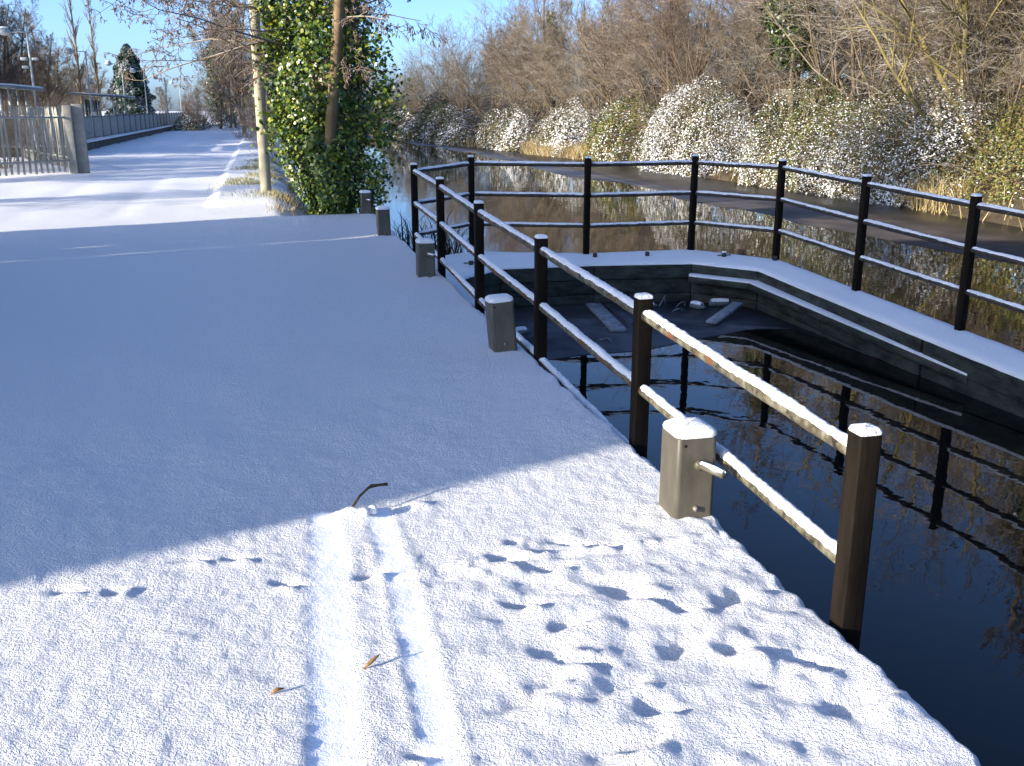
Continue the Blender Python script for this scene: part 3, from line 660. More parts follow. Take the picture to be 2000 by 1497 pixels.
for j, (u, v, s) in enumerate([(-15.5, 50, 0.95), (-17.5, 53, 1.05), (-15, 57, 0.9), (-19.5, 56, 1.1), (-17, 61, 0.85), (-15.2, 66, 0.8), (-20, 65, 0.9), (-16, 73, 0.75), (-18, 80, 0.75), (-14.6, 84, 0.62), (-15.5, 92, 0.6), (-22, 60, 1.1), (-14.5, 48, 0.7), (-17, 98, 0.55), (-13.5, 112, 0.5), (-12, 120, 0.5), (-10, 124, 0.5), (-8.5, 120, 0.45), (-16.5, 46.5, 0.9), (-15, 62, 0.7), (-14.2, 70, 0.6), (-14.8, 77, 0.55), (-14.3, 52, 0.75), (-18.5, 50, 1.0), (-16.2, 55.5, 1.0), (-20.5, 52, 1.1), (-14.6, 59, 0.75), (-18.8, 59, 1.0), (-21, 56, 1.05), (-17.5, 66, 0.9), (-13.9, 65, 0.6), (-19, 71, 0.9), (-14.6, 88, 0.5), (-16.5, 84, 0.6)]):
    put('w', j % 3, u, v, (s * 1.1, s * 1.1, s), 'bark', ['twig_grey', 'twig_red', 'twig_grey'][j % 3], 'bare_tree', LL, GL, 0.0)
GO = 'bare trees beyond the palisade fence'; LO = 'bare tree standing off to the side beyond the palisade fence'
for j, (u, v, s) in enumerate([(-14.5, 16.5, 0.8), (-15.5, 21.5, 0.9), (-14.2, 26.0, 0.75), (-16.5, 30, 0.9), (-15.5, 35.5, 0.8), (-16, 41, 0.85)]):
    put('w', j % 3, u, v, s, 'bark', 'twig_grey', 'bare_tree', LO, GO, 0.0)
put('s', 1, -11.6, 8.55, (0.8, 0.8, 0.55), 'bark', 'twig_dark', 'light_breaking_shrub', 'unseen leafless shrub added in the hedge gap to break up the light', None, 0.0)  # out of view, put in to split the light coming through the hedge gap
# trees at the far bend of the path
for j, (u, v, s) in enumerate([(-2.6, 66, 0.95), (-2.2, 74, 1.0), (-3.4, 80, 1.0), (-1.4, 58, 0.8), (-3.8, 90, 1.0), (-1.0, 88, 0.9)]):
    put('w', j % 3, u, v, (s, s, s * 0.95), 'bark', ['twig_tan', 'twig_grey', 'twig_red'][j % 3], 'bare_tree', 'bare tree at the far bend of the towpath', 'bare trees at the bend of the path', 0.0)
for j, (u, v, s) in enumerate([(-5.6, 78, 0.42), (-6.3, 86, 0.4), (-4.6, 92, 0.6), (-2.8, 60, 0.35), (-1.2, 47, 0.35), (-1.0, 38, 0.3), (-1.1, 30, 0.28)]):
    put('s', j % 3, u, v, (s * 1.3, s * 1.3, s), 'bark', 'twig_dark', 'low_bush', 'low dark leafless bush at the edge of the snowy path', 'low bushes along the path', 0.0)

for j, (u, v, s) in enumerate([(-8.4, 29.6, 0.30), (-9.4, 31.2, 0.32), (-10.2, 28.6, 0.33), (-8.3, 33.0, 0.30), (-9.9, 34.2, 0.33), (-11.2, 31.0, 0.36), (-8.9, 27.6, 0.24)]):
    put('s', j % 3, u, v, (s * 1.5, s * 1.5, s), 'bark', 'twig_dark', 'low_bush', 'low dark leafless bush inside the palisade fence', 'low bushes inside the palisade fence', 0.0)
# poplars behind the platform
def poplar(seed, h):
    st = (np.array([[0, 0, -0.3]]), np.array([[0.01, 0, 1.0]]), np.array([h]), np.array([0.10]), 12, 0.015, 0.05)
    return [mesh_np('m', V, F) for V, F in grow(seed, st, [
        dict(n=46, ang=(16, 32), len=(0.10, 0.2), seg=5, t0=0.1, wig=0.05, up=0.1, k=4, tip=0.006, taper=0.6),
        dict(n=8, ang=(15, 35), len=(0.3, 0.6), seg=3, t0=0.15, wig=0.08, up=0.08, tip=0.004, rmin=0.007),
        dict(n=4, ang=(15, 40), len=(0.4, 0.7), seg=2, t0=0.2, wig=0.1, up=0.06, tip=0.004, rmin=0.005)])[:2]]
pm = poplar(5, 13.0)
lp = ['taller slim bare poplar rising above the wood behind the platform', 'shorter slim bare poplar near the platform shelter']
for j, (u, v, s) in enumerate([(-13.4, 75, 1.0), (-13.3, 82, 0.92)]):
    tree_obj('poplar_tree', lp[j], 'tree', pm[0], pm[1], M['twig_tan'], M['twig_tan'], P(u, v, 0), j * 2.0, s, 'slim poplars behind the platform')
pm2 = poplar(6, 11.0)
for j, (u, v, s) in enumerate([(18.5, 54, 0.9), (18.8, 57, 0.85), (18.3, 60, 0.8)]):
    tree_obj('poplar_tree', 'slim upright bare tree standing above the shrubs of the far bank', 'tree', pm2[0], pm2[1], M['twig_grey'], M['twig_grey'], P(u, v, 0.9), j * 1.3, s, 'slim trees above the far bank shrubs')

# conifer
def conifer(seed, h, w):
    g = np.random.default_rng(seed); n = 15000; t = g.random(n) ** 0.85; z = 0.2 + t * (h - 0.2); a = g.random(n) * 6.283
    R = w * (1 - t) ** 0.6 * (0.85 + 0.5 * vnoise(a * 2.2, z * 1.6)) + 0.08; r = R * (0.55 + 0.45 * g.random(n) ** 0.5)
    C = np.c_[np.cos(a) * r, np.sin(a) * r, z - 0.25 * r]; Nn = np.c_[np.cos(a) * 0.6, np.sin(a) * 0.6, np.full(n, 0.8)] + g.normal(size=(n, 3)) * 0.35
    sn = np.clip((vnoise(a * 3, z * 2.2) + 0.22) * 2.0, 0, 0.4) * g.random(n)
    V, F, at = leaves(C, Nn, 0.22 + 0.12 * g.random(n), g, sn, g.random(n), 0.6, 0.5)
    return mesh_np('m', V, F, False, at)
o = thing('conifer_tree', 'dark green conifer dusted with snow at the platform end', 'tree', P(-13.0, 100, 0), 0)
Vt, Ft = tubes(np.array([[[0, 0, -0.2], [0, 0, 3], [0, 0, 6.6]]]), np.array([[0.16, 0.1, 0.02]]), 8); obj('trunk', mesh_np('trunk', Vt, Ft, True), M['bark'], o); obj('crown', conifer(3, 7.3, 2.9), M['needle'], o)

# ivy-clad trees
def ivy_column(seed, n, z0, z1, rfun, axis, size, snow=0.0, tl=(0, 1), lump=0.6, inner=0.45):
    g = np.random.default_rng(seed); z = z0 + (z1 - z0) * g.random(n); a = g.random(n) * 6.283
    lum = 1 + lump * (vnoise(a * 1.6 + seed, z * 1.5) + 0.6 * vnoise(a * 3.7 + 4, z * 3.3 + seed))
    lum = np.clip(lum, 0.55, 1.22)
    R = rfun(z, a) * lum; rr = R * np.maximum(inner, 1 - 0.5 * g.random(n) ** 2.2)
    ax = axis(z); C = np.c_[ax[0] + np.cos(a) * rr, ax[1] + np.sin(a) * rr, z]
    Nn = np.c_[np.cos(a), np.sin(a), np.full(n, 0.45)] + g.normal(size=(n, 3)) * 0.45
    sn = (g.random(n) < snow).astype(float) * 0.8
    V, F, at = leaves(C, Nn, size * (0.7 + 0.6 * g.random(n)), g, sn, np.clip(tl[0] + (tl[1] - tl[0]) * g.random(n) ** 1.4, 0, 1), 0.9, 0.85)
    return mesh_np('ivy', V, F, False, at)
def ivy_tree(label, u, v, z, seed, h, zz, rad, n, cm):
    tr, cr = wood_meshes(seed, h, 0.8); o = tree_obj('ivy_tree', label, 'tree', tr, cr, M['bark'], M[cm], P(u, v, z), 0.3 * seed, 1.0, None)
    obj('ivy', ivy_column(seed, n, zz[0], zz[1], lambda z, a: rad * (0.6 + 0.5 * np.sin(np.clip((z - zz[0]) / (zz[1] - zz[0]), 0, 1) * 3.0)), lambda z: (0 * z, 0 * z), 0.10, 0.01, (0, 1), 0.9, 0.35), M['ivy_dark'], o)
ivy_tree('bare tree with dark ivy up its trunk behind the white bramble mound', 15.9, 31.0, 0.5, 31, 10, (2.3, 7.4), 0.95, 12000, 'twig_grey')
ivy_tree('thin tree with ivy sleeve rising from the middle shrubs of the far bank', 15.6, 59, 0.6, 32, 9, (0.5, 6.5), 0.42, 2600, 'twig_tan')
ivy_tree('tree with dark ivy at the far bend of the towpath', -4.5, 79, 0.0, 33, 9, (0.3, 6.0), 0.85, 3400, 'twig_tan')
ivy_tree('ivy covered tree among the mossy trunks beside the brown tangle', 15.3, 17.5, 0.5, 34, 9, (1.2, 6.5), 0.55, 4200, 'twig_grey')

# big mossy tree leaning over the far bank
rng = np.random.default_rng(77)
n = 7; a = np.radians(np.array([200, 150, 250, 100, 300, 175, 20])); s = np.radians(np.array([34, 26, 20, 14, 16, 48, 22]))
D = np.c_[np.sin(s) * np.cos(a), np.sin(s) * np.sin(a), np.cos(s)]
st = (np.c_[rng.normal(size=n) * 0.25, rng.normal(size=n) * 0.25, np.full(n, -0.3)], D, np.array([7.0, 7.5, 8, 8.5, 8, 5.5, 7]), np.array([0.10, 0.09, 0.10, 0.09, 0.08, 0.07, 0.07]), 9, 0.06, 0.03)
(tv, tf), (cv, cf), _ = grow(77, st, [
    dict(n=10, ang=(30, 65), len=(0.3, 0.6), seg=7, t0=0.15, wig=0.10, up=0.01, k=5, tip=0.006, taper=0.4),
    dict(n=9, ang=(20, 50), len=(0.3, 0.6), seg=5, t0=0.2, wig=0.12, up=-0.01, tip=0.004, rmin=0.006, rr=0.5),
    dict(n=6, ang=(20, 55), len=(0.35, 0.7), seg=3, t0=0.15, wig=0.14, up=0.0, tip=0.003, rmin=0.0045)])
mossy = tree_obj('mossy_tree', 'bare tree with several mossy leaning trunks and snow lined arching branches', 'tree', mesh_np('m', tv, tf), mesh_np('m', cv, cf), M['twig_moss'], M['twig_tan'], P(15.3, 20.6, 0.4), A_, 1.0, None)

for (u, v, rz, sc, mt, lb) in [(15.9, 27.6, 2.2, 0.85, 'twig_grey', 'bare tree with grey arching branches behind the green patched bramble mound'), (15.4, 38.6, 4.1, 0.8, 'twig_red', 'bare reddish tree with arching branches between white mound and green thicket'), (15.2, 46.2, 1.0, 0.8, 'twig_tan', 'bare tan tree with arching branches behind the tan waterside grass'), (16.6, 23.2, 5.2, 0.95, 'twig_tan', 'bare tan tree with arching branches behind the large bright bramble mound')]:
    c = place(mossy, P(u, v, zbank(u, v)), rz, sc, lb); c.name = 'arching_tree'
    for ch in c.children:
        ch.material_slots[0].link = 'OBJECT'; ch.material_slots[0].material = M[mt] if ch.name.startswith('trunk') else M['twig_tan']

# the ivy tree at the quay end (alder with long spreading branches)
rng = np.random.default_rng(55)
tree = thing('ivy_covered_tree', 'tree wrapped in bright green ivy with bare trunk beside the quay end', 'tree', P(-0.55, 15.75, -0.15))
tp = np.array([[0.02, -0.10, -0.35], [0.03, -0.16, 0.3], [0.0, -0.22, 0.9], [0.05, -0.40, 1.4], [0.13, -0.46, 2.0], [0.22, -0.48, 2.7], [0.30, -0.48, 3.5], [0.36, -0.45, 4.6], [0.42, -0.35, 6.0], [0.45, -0.3, 8.0]])
tp2 = np.array([[-0.12, 0.05, -0.35], [-0.16, 0.08, 0.6], [-0.22, 0.1, 1.8], [-0.28, 0.12, 3.0], [-0.34, 0.15, 4.6], [-0.5, 0.2, 6.6], [-0.6, 0.2, 8.0], [-0.7, 0.2, 8.8], [-0.75, 0.2, 9.3], [-0.8, 0.2, 9.8]])
tr1 = np.array([0.14, 0.12, 0.105, 0.092, 0.086, 0.082, 0.078, 0.065, 0.05, 0.02]); 
Vt, Ft = tubes(np.stack([tp, tp2]), np.stack([tr1, tr1 * 0.95]), 12); obj('trunk', mesh_np('trunk', Vt, Ft, True), M['bark_orange'], tree)
# limbs: mostly out to the left over the path, fewer to the right
nl = 74; zl = rng.uniform(1.9, 5.2, nl); side = np.where(rng.random(nl) < 0.7, 1, -1); az = np.where(side > 0, np.radians(rng.uniform(105, 225, nl)), np.radians(rng.uniform(-60, 60, nl)))
P0 = np.c_[np.interp(zl, tp2[:, 2], tp2[:, 0]), np.interp(zl, tp2[:, 2], tp2[:, 1]), zl]; el = np.radians(rng.uniform(2, 28, nl))
D0 = np.c_[np.cos(el) * np.cos(az), np.cos(el) * np.sin(az), np.sin(el)]; Ll = np.where(side > 0, rng.uniform(2.0, 4.2, nl), rng.uniform(1.1, 2.2, nl)) * np.interp(zl, [2, 3.4, 6], [0.6, 1, 1])
(lv, lf), (cv, cf), kp = grow(56, (P0, D0, Ll, rng.uniform(0.012, 0.026, nl), 9, 0.13, -0.012), [
    dict(n=7, ang=(30, 60), len=(0.25, 0.5), seg=6, t0=0.2, wig=0.14, up=-0.02, k=5, tip=0.004, taper=0.5),
    dict(n=6, ang=(30, 65), len=(0.3, 0.6), seg=4, t0=0.15, wig=0.2, up=0.02, tip=0.003, rmin=0.0045, k=4),
    dict(n=3, ang=(35, 70), len=(0.25, 0.5), seg=3, t0=0.2, wig=0.2, up=0.04, tip=0.003, rmin=0.0038)])
obj('limbs', mesh_np('limbs', lv, lf, True), M['twig_tan'], tree); obj('crown', mesh_np('crown', cv, cf), M['twig_red'], tree)
# catkins and cones clustered on the twig ends
ends = np.concatenate([kp[-1][:, -1], kp[-1][:, 1], kp[-2][:, -1]]); ends = ends[rng.random(len(ends)) < 0.45]; m_ = len(ends)
dd = norm(rng.normal(size=(m_, 3)) * 0.5 + [0, 0, -0.7]); ln = rng.uniform(0.025, 0.06, m_)
cpts = np.stack([ends, ends + dd * ln[:, None] * 0.5, ends + dd * ln[:, None]], 1); Vt, Ft = tubes(cpts, np.tile([[0.004, 0.008, 0.003]], (m_, 1)), 4)
ck = obj('catkins', mesh_np('catkins', Vt, Ft), M['twig_red'], tree); tag(ck, kind='stuff')
def rf(z, a):
    base = np.interp(z, [0.0, 0.4, 0.9, 1.5, 2.2, 3.0, 4.0, 5.0, 5.8], [0.30, 0.42, 0.56, 0.74, 0.84, 0.86, 0.84, 0.7, 0.3]); return base
def ax_(z): return (np.interp(z, [0, 1, 3, 5], [-0.05, -0.16, -0.30, -0.34]), np.interp(z, [0, 1.15, 1.7, 5], [-0.12, -0.08, 0.36, 0.45]) + 0 * z)
o = obj('ivy', ivy_column(9, 34000, 0.05, 5.7, rf, ax_, 0.062, 0.0, (0, 1), 0.75, 0.4), M['ivy'], tree); tag(o, 'dense glossy green ivy', kind='stuff')
# a few hanging sprays on the right
g = np.random.default_rng(91); Cs = []
for (x, y, z, s) in [(0.75, -0.2, 1.35, 0.28), (0.62, -0.25, 0.75, 0.26), (0.55, -0.3, 0.3, 0.2), (0.8, 0.0, 1.9, 0.3), (0.65, -0.2, 2.5, 0.3), (-0.75, -0.2, 1.5, 0.26), (-0.8, 0, 2.6, 0.28)]:
    Cs.append(np.array([x, y, z]) + g.normal(size=(420, 3)) * s * np.array([0.55, 0.55, 0.7]))
Cs = np.vstack(Cs); nn = np.c_[g.normal(size=(len(Cs), 3))] * 0.6 + [0.2, -0.5, 0.7]
V, F, at = leaves(Cs, nn, 0.066 * (0.7 + 0.6 * g.random(len(Cs))), g, np.zeros(len(Cs)), g.random(len(Cs)), 0.9, 0.85)
o = obj('ivy_spray', mesh_np('ivy_spray', V, F, False, at), M['ivy'], tree); tag(o, kind='stuff')

# ------------------------------------------------------------------ bramble mounds
def mound(seed, n, snow, canes=90):
    """unit mound: x along, y across, z up in metres before scaling; half ellipsoid 1 x 1 x 1"""
    g = np.random.default_rng(seed); q = norm(g.normal(size=(n, 3))); q[:, 2] = np.abs(q[:, 2]) * 1.0
    lump = 1 + 0.32 * (vnoise(q[:, 0] * 2.6 + seed, q[:, 1] * 2.6 + q[:, 2] * 2.0) + 0.7 * vnoise(q[:, 0] * 6 + 3, q[:, 1] * 6 + q[:, 2] * 5))
    r = lump * (1 - 0.22 * g.random(n) ** 1.8); C = q * r[:, None]
    return C, q, g
def mound_obj(label, u, v, lx, ly, h, seed, n, snow, mat, lsz, name='bramble_bush', group='snow dusted bramble mounds of the far bank', tl=(0, 1), z=None, fill=None):
    if z is None: h += 0.25
    C, q, g = mound(seed, n, snow); S = np.array([lx, ly, h]); C = C * S
    Nn = norm(q / S) * 0.7 + np.array([0, 0, 0.65]) + g.normal(size=(n, 3)) * 0.42
    up = norm(Nn)[:, 2]; expo = np.clip(snow + 0.5 * (up - 0.45) + 0.9 * vnoise(C[:, 0] * 0.9 + seed, C[:, 2] * 1.3 + C[:, 1]), 0, 1)
    sn = (g.random(n) < expo) * (0.6 + 0.4 * g.random(n))
    V, F, at = leaves(C, Nn, lsz * (0.6 + 0.8 * g.random(n)), g, sn, np.clip(tl[0] + (tl[1] - tl[0]) * g.random(n), 0, 1), 0.3, 0.7)
    o = thing(name, label, 'bush', P(u - 0.55 if z is None else u, v, WATER - 0.15 if z is None else z), A_ + math.pi / 2, group)
    t = obj('foliage', mesh_np('foliage', V, F, False, at), M[mat], o); tag(t, kind='stuff')
    # arching canes
    m = int(60 * lx / 3); a = g.random(m) * 6.283; P0 = np.c_[np.cos(a) * lx * 0.4 * g.random(m), np.sin(a) * ly * 0.4 * g.random(m), h * 0.3 * g.random(m)]
    D = norm(np.c_[np.cos(a) * 0.7, np.sin(a) * 0.7, np.full(m, 1.0)]); pts, rad = branch(P0, D, h * g.uniform(0.8, 1.5, m), np.full(m, 0.008), np.full(m, 0.003), 8, 0.08, -0.16, g)
    Vt, Ft = tubes(pts, rad, 3); obj('canes', mesh_np('canes', Vt, Ft), M['twig_red'], o)
    return o
mound_obj('large bright snow dusted bramble mound below the mossy tree', 14.6, 21.6, 3.2, 1.9, 2.7, 1, 40000, 0.42, 'bramble', 0.05)
mound_obj('bramble mound with green patches beside the dark gap', 14.5, 26.0, 2.6, 1.8, 2.6, 2, 30000, 0.27, 'bramble_green', 0.05)
mound_obj('rounded bright white bramble mound under the ivy trunk', 14.3, 33.6, 4.3, 1.8, 2.75, 3, 42000, 0.52, 'bramble', 0.054)
mound_obj('green brown bramble thicket with little snow beside the tan grass', 14.4, 41.2, 3.2, 1.8, 2.6, 4, 15000, -0.02, 'bramble_green', 0.075, tl=(0, 1))
mound_obj('pale bramble mound above the tan waterside grass', 13.9, 48.0, 3.6, 1.8, 2.5, 5, 16000, 0.38, 'bramble', 0.08)
mound_obj('frosted bramble mound where the bank starts to narrow', 12.9, 55.5, 4.0, 1.9, 2.3, 6, 14000, 0.36, 'bramble', 0.09)
mound_obj('distant grey frosted bramble mound by the narrow water', 11.2, 64.5, 4.6, 1.9, 2.3, 7, 13000, 0.3, 'bramble', 0.10)
mound_obj('farthest grey bramble mound before the canal bend', 9.6, 75, 5.0, 2.0, 2.2, 8, 8000, 0.2, 'bramble', 0.14)
mound_obj('brown tangled bramble thicket with hanging growth below ivy trunks', 14.9, 17.4, 2.0, 1.8, 2.6, 9, 20000, -0.08, 'bramble_green', 0.05, tl=(0.3, 1))
mound_obj('low brown bramble growth running to the water past the tangle', 14.3, 13.6, 2.6, 1.9, 2.0, 15, 10000, 0.1, 'bramble_green', 0.06, tl=(0.3, 1))
mound_obj('dark snow dusted evergreen bush hanging over the far water', 11.0, 69.5, 2.4, 1.6, 3.0, 10, 5000, 0.02, 'needle', 0.13)
mound_obj('low leafy bush with dead leaves at the end of the platform', -6.6, 80, 1.6, 1.3, 1.3, 12, 3500, 0.0, 'bramble_green', 0.10, name='low_bush', group=None, tl=(0.3, 1), z=0.0)
mound_obj('dark rounded evergreen bush below the trees at the path bend', -2.6, 85, 2.6, 1.6, 2.6, 13, 5000, -0.2, 'needle', 0.14, name='evergreen_bush', group=None, z=0.0)
mound_obj('mixed undergrowth on the bank behind the ivy tree', -0.6, 21.5, 2.6, 0.6, 0.7, 14, 3500, 0.1, 'bramble_green', 0.06, name='undergrowth', group=None, z=-0.3)

# ------------------------------------------------------------------ grasses (uncountable)
def grass(name, C, hgt, wid, mat, label, rng, lean=0.45, snow=0.2, seg=2):
    n = len(C); a = rng.random(n) * 6.283; ln = hgt * (0.5 + rng.random(n)); d = np.c_[np.cos(a) * lean * rng.random(n), np.sin(a) * lean * rng.random(n), np.ones(n)]
    d = norm(d); s = np.c_[-np.sin(a), np.cos(a), 0 * a] * wid; m_ = C + d * ln[:, None] * 0.55; t = m_ + norm(d + np.c_[np.cos(a), np.sin(a), 0 * a] * lean * 1.4) * ln[:, None] * 0.45
    V = np.stack([C - s, C + s, m_ + s * 0.8, m_ - s * 0.8, t], 1).reshape(-1, 3); i = np.arange(n) * 5
    at = {'snow': np.repeat((rng.random(n) < snow) * 0.8, 5), 'tint': np.repeat(rng.random(n), 5)}
    o = obj(name, mesh_np(name, V, [np.c_[i, i + 1, i + 2, i + 3], np.c_[i + 3, i + 2, i + 4]], False, at), M[mat]); return tag(o, label, 'grass', kind='stuff')
g = np.random.default_rng(41)
def scatter(n, u0, u1, v0, v1, f=None):
    u = g.uniform(u0, u1, n * 6); v = g.uniform(v0, v1, n * 6); k = vnoise(u * 1.3, v * 1.0) + 0.5 * vnoise(u * 4, v * 4) + g.normal(size=len(u)) * 0.16 > 0.05
    if f is not None: k &= f(u, v)
    u, v = u[k][:n], v[k][:n]; return u, v
u, v = scatter(11000, -2.8, -0.7, 16.8, 31, lambda u, v: g.random(len(u)) < np.exp(-((u + 1.7 + 0.6 * vnoise(v * 0.9, v * 0)) / 0.45) ** 2) * sstep(16.8, 18.5, v)); z, _ = ground_h(u, v); grass('frosted_grass', NU * (U0 + u)[:, None] + EV * v[:, None] + np.c_[0 * u, 0 * u, z - 0.02], 0.10, 0.004, 'frost_grass', 'frosted grass showing through the snow of the verge', g, 0.9, 0.45)
u, v = scatter(2600, -1.9, -0.6, 15.5, 21, lambda u, v: g.random(len(u)) < np.exp(-((u + 1.1) / 0.35) ** 2 - ((v - 17.3) / 1.6) ** 2)); z, _ = ground_h(u, v); grass('bank_grass', NU * (U0 + u)[:, None] + EV * v[:, None] + np.c_[0 * u, 0 * u, z - 0.02], 0.13, 0.0035, 'dry_grass', 'dry grass and stems round the foot of the ivy tree', g, 0.8, 0.15)
v = np.concatenate([g.uniform(42.5, 50, 4500), g.uniform(18.2, 20.2, 420), g.uniform(14, 42, 260), g.uniform(53, 75, 700)]); u = bank_u(v) + g.uniform(-0.15, 0.9, len(v)) + 0.8 * vnoise(v * 0.35, v * 0)
grass('waterside_grass', NU * (U0 + u)[:, None] + EV * v[:, None] + np.c_[0 * u, 0 * u, WATER + 0.3 * (u - bank_u(v)) - 0.05], 0.7, 0.008, 'dry_grass', 'dry tan grass along the water edge of the far bank', g, 0.8, 0.15)
u = g.uniform(0.0, 1.3, 260); v = 14.3 + g.uniform(-1.4, 1.6, 260) + 0.2 * u; k = vnoise(u * 3, v * 2) > -0.05
grass('reeds', NU * (U0 + u[k])[:, None] + EV * v[k][:, None] + np.c_[0 * u[k], 0 * u[k], 0 * u[k] + WATER - 0.02], 0.62, 0.010, 'reed', 'dark dead reeds standing in the water beside the far bollards', g, 0.75, 0.12)

# ------------------------------------------------------------------ pole
po = thing('telegraph_pole', 'pale weathered wooden pole standing in the snowy verge', 'pole', P(-1.60, 18.75, 0))
zz = np.linspace(-0.3, 8.2, 16); Vt, Ft = tubes(np.c_[0 * zz, 0 * zz, zz][None], np.interp(zz, [0, 8], [0.10, 0.075])[None], 16, True); obj('shaft', mesh_np('shaft', Vt, Ft, True), M['pole'], po)
me = mesh_np('crossarm', *bar_arr((-0.7, 0, 7.8), (0.7, 0, 7.8), 0.08, 0.1)); ca = obj('crossarm', bevel(me, 0.006), M['pole'], po)
for x in (-0.6, 0.6):
    Vt, Ft = tubes(np.array([[[x, 0, 7.84], [x, 0, 7.9], [x, 0, 7.96]]]), np.array([[0.02, 0.035, 0.02]]), 10, True); obj('insulator', mesh_np('insulator', Vt, Ft, True), M['frame'], ca)

# ------------------------------------------------------------------ palisade fence
fence = thing('palisade_fence', 'galvanised steel palisade fence ending at a thick concrete post', 'fence', (0, 0, 0))
pale_me = None
def pale_mesh():
    w = 0.032; zt = 1.62
    prof = np.array([(-w, 0.012), (-w * 0.5, -0.010), (w * 0.5, -0.010), (w, 0.012), (w * 0.5, -0.004), (-w * 0.5, -0.004)])
    rings = [np.c_[prof, np.full(6, 0.04)], np.c_[prof, np.full(6, zt - 0.06)], np.c_[prof * [0.3, 1], np.full(6, zt)]]
    V, F = loft(rings); return mesh_np('pale', V, F)
pale_me = pale_mesh(); pale_me.materials.append(M['palisade'])
r_ = np.random.default_rng(61)
def run(a, b, pitch):
    a = np.array(a, float); b = np.array(b, float); L_ = np.linalg.norm(b - a); d = (b - a) / L_; n = int(L_ / pitch); rz = math.atan2(d[1], d[0])
    for k in range(n):
        p = a + d * (k + 0.5) * pitch; obj('pale', pale_me, None, fence, (p[0], p[1], -0.02 + 0.03 * r_.random()), (0.02 * r_.normal(), 0.03 * r_.normal(), rz))
    s = np.array([-d[1], d[0]]) * 0.035
    for z in (0.32, 1.36):
        q0, q1 = a + s, b + s; obj('fence_rail', mesh_np('fence_rail', *bar_arr((*q0, z), (*q1, z), 0.04, 0.045)), M['palisade'], fence)
FP = P(-6.05, 27.25)[:2]; FL = P(-9.6, 23.9)[:2]; FB = P(-9.2, 35.5)[:2]
run(FP + norm(FL - FP) * 0.3, FL, 0.155)
run(FP + norm(FB - FP) * 0.35, FB, 0.17)
for k, (du, w) in enumerate([(0.0, 0.26), (-0.21, 0.2)]):
    c = P(-6.05 + du, 27.25 + du * 0.9); me = box_mesh('post', (0, 0, 0.68 - 0.03 * k), (w, 0.24, 2.0), 0.02); q = obj('concrete_post', me, M['concrete'], fence, (c[0], c[1], 0), (0, 0, A_ + 0.1))

# ------------------------------------------------------------------ railway platform
pu = -8.2
plat = thing('railway_platform', 'low railway platform with snowy edge behind the towpath', 'platform', (0, 0, 0))
V_, F_ = prism(uvpoly([(pu - 4.5, 37), (pu, 37), (pu, 104), (pu - 4.5, 104)]), -0.3, 0.30); obj('base', mesh_np('base', V_, F_), M['platform'], plat)
V_, F_ = prism(uvpoly([(pu - 4.5, 37), (pu + 0.12, 37), (pu + 0.12, 104), (pu - 4.5, 104)]), 0.304, 0.37); obj('snow_layer', bevel(mesh_np('snow_layer', V_, F_), 0.02, 2), M['snow_cap'], plat)
pf = thing('platform_fence', 'grey panelled fence along the platform edge', 'fence', (0, 0, 0))
pitch = 2.5; k0 = 38.0
for k in range(26):
    v0 = k0 + k * pitch; c = P(pu - 0.25, v0, 0); obj('post', box_mesh('post', (0, 0, 0.83), (0.09, 0.09, 1.0)), M['fence_post'], pf, c, (0, 0, A_))
    c = P(pu - 0.25, v0 + pitch / 2, 0); pn = obj('panel', box_mesh('panel', (0, 0, 0.82), (0.03, pitch - 0.32, 0.80), 0.01), M['fence_panel'], pf, c, (0, 0, A_))
    obj('frame', mesh_np('frame', *join([box_arr(0.0, 0, 1.25, 0.06, pitch - 0.10, 0.05), box_arr(0.0, 0, 0.40, 0.06, pitch - 0.10, 0.04)])), M['fence_post'], pn)
def lamp(u, v, label, extra):
    o = thing('platform_lamp', label, 'lamp', P(u, v, 0.36), A_, 'lamps along the platform'); H_ = 4.05
    Vt, Ft = tubes(np.array([[[0, 0, 0], [0, 0, 1.0], [0, 0, 1.02], [0, 0, H_]]]), np.array([[0.075, 0.075, 0.05, 0.042]]), 10, True); obj('column', mesh_np('column', Vt, Ft, True), M['lamp'], o)
    Vt, Ft = tubes(np.array([[[0, 0, H_ - 0.03], [-0.3, 0, H_ - 0.02], [-0.55, 0, H_ - 0.05]]]), np.full((1, 3), 0.022), 8, True); obj('arm', mesh_np('arm', Vt, Ft, True), M['lamp'], o)
    rings = []
    for z, r in ((0.2, 0.05), (0.17, 0.10), (0.12, 0.16), (0.0, 0.24), (-0.03, 0.24), (-0.05, 0.2), (-0.11, 0.1), (-0.12, 0.02)):
        a = np.arange(16) * 2 * np.pi / 16; rings.append(np.c_[-0.78 + r * np.cos(a), r * np.sin(a), np.full(16, H_ + z - 0.05)])
    V, F = loft(rings); hd = obj('lamp_head', mesh_np('lamp_head', V, F, True), M['lamp'], o)
    obj('snow_cap', snow_dome(0.3, 0.3, 0.14, 0.06, v), M['snow_cap'], hd, (-0.78, 0, H_ + 0.10))
    if extra:
        for (x, z, s) in extra: obj('loudspeaker', box_mesh('loudspeaker', (x, 0, z), (0.22, 0.2, s), 0.03), M['lamp'], o)
lamp(-10.0, 42.6, 'platform lamp with two loudspeakers, next to the near shelter roof', [(-0.22, 3.05, 0.12), (0.18, 3.05, 0.10), (-0.2, 2.75, 0.10), (0.16, 0.75, 0.3)])
lamp(-10.0, 56, 'platform lamp with one white box, beside the taller poplar', [(-0.1, 2.6, 0.3), (0.12, 0.9, 0.35)])
lamp(-10.0, 70, 'platform lamp standing over the long shelter roof', [])
lamp(-10.0, 83, 'platform lamp right in front of the conifer', [])
lamp(-10.0, 101, 'platform lamp at the right edge of the conifer', [])
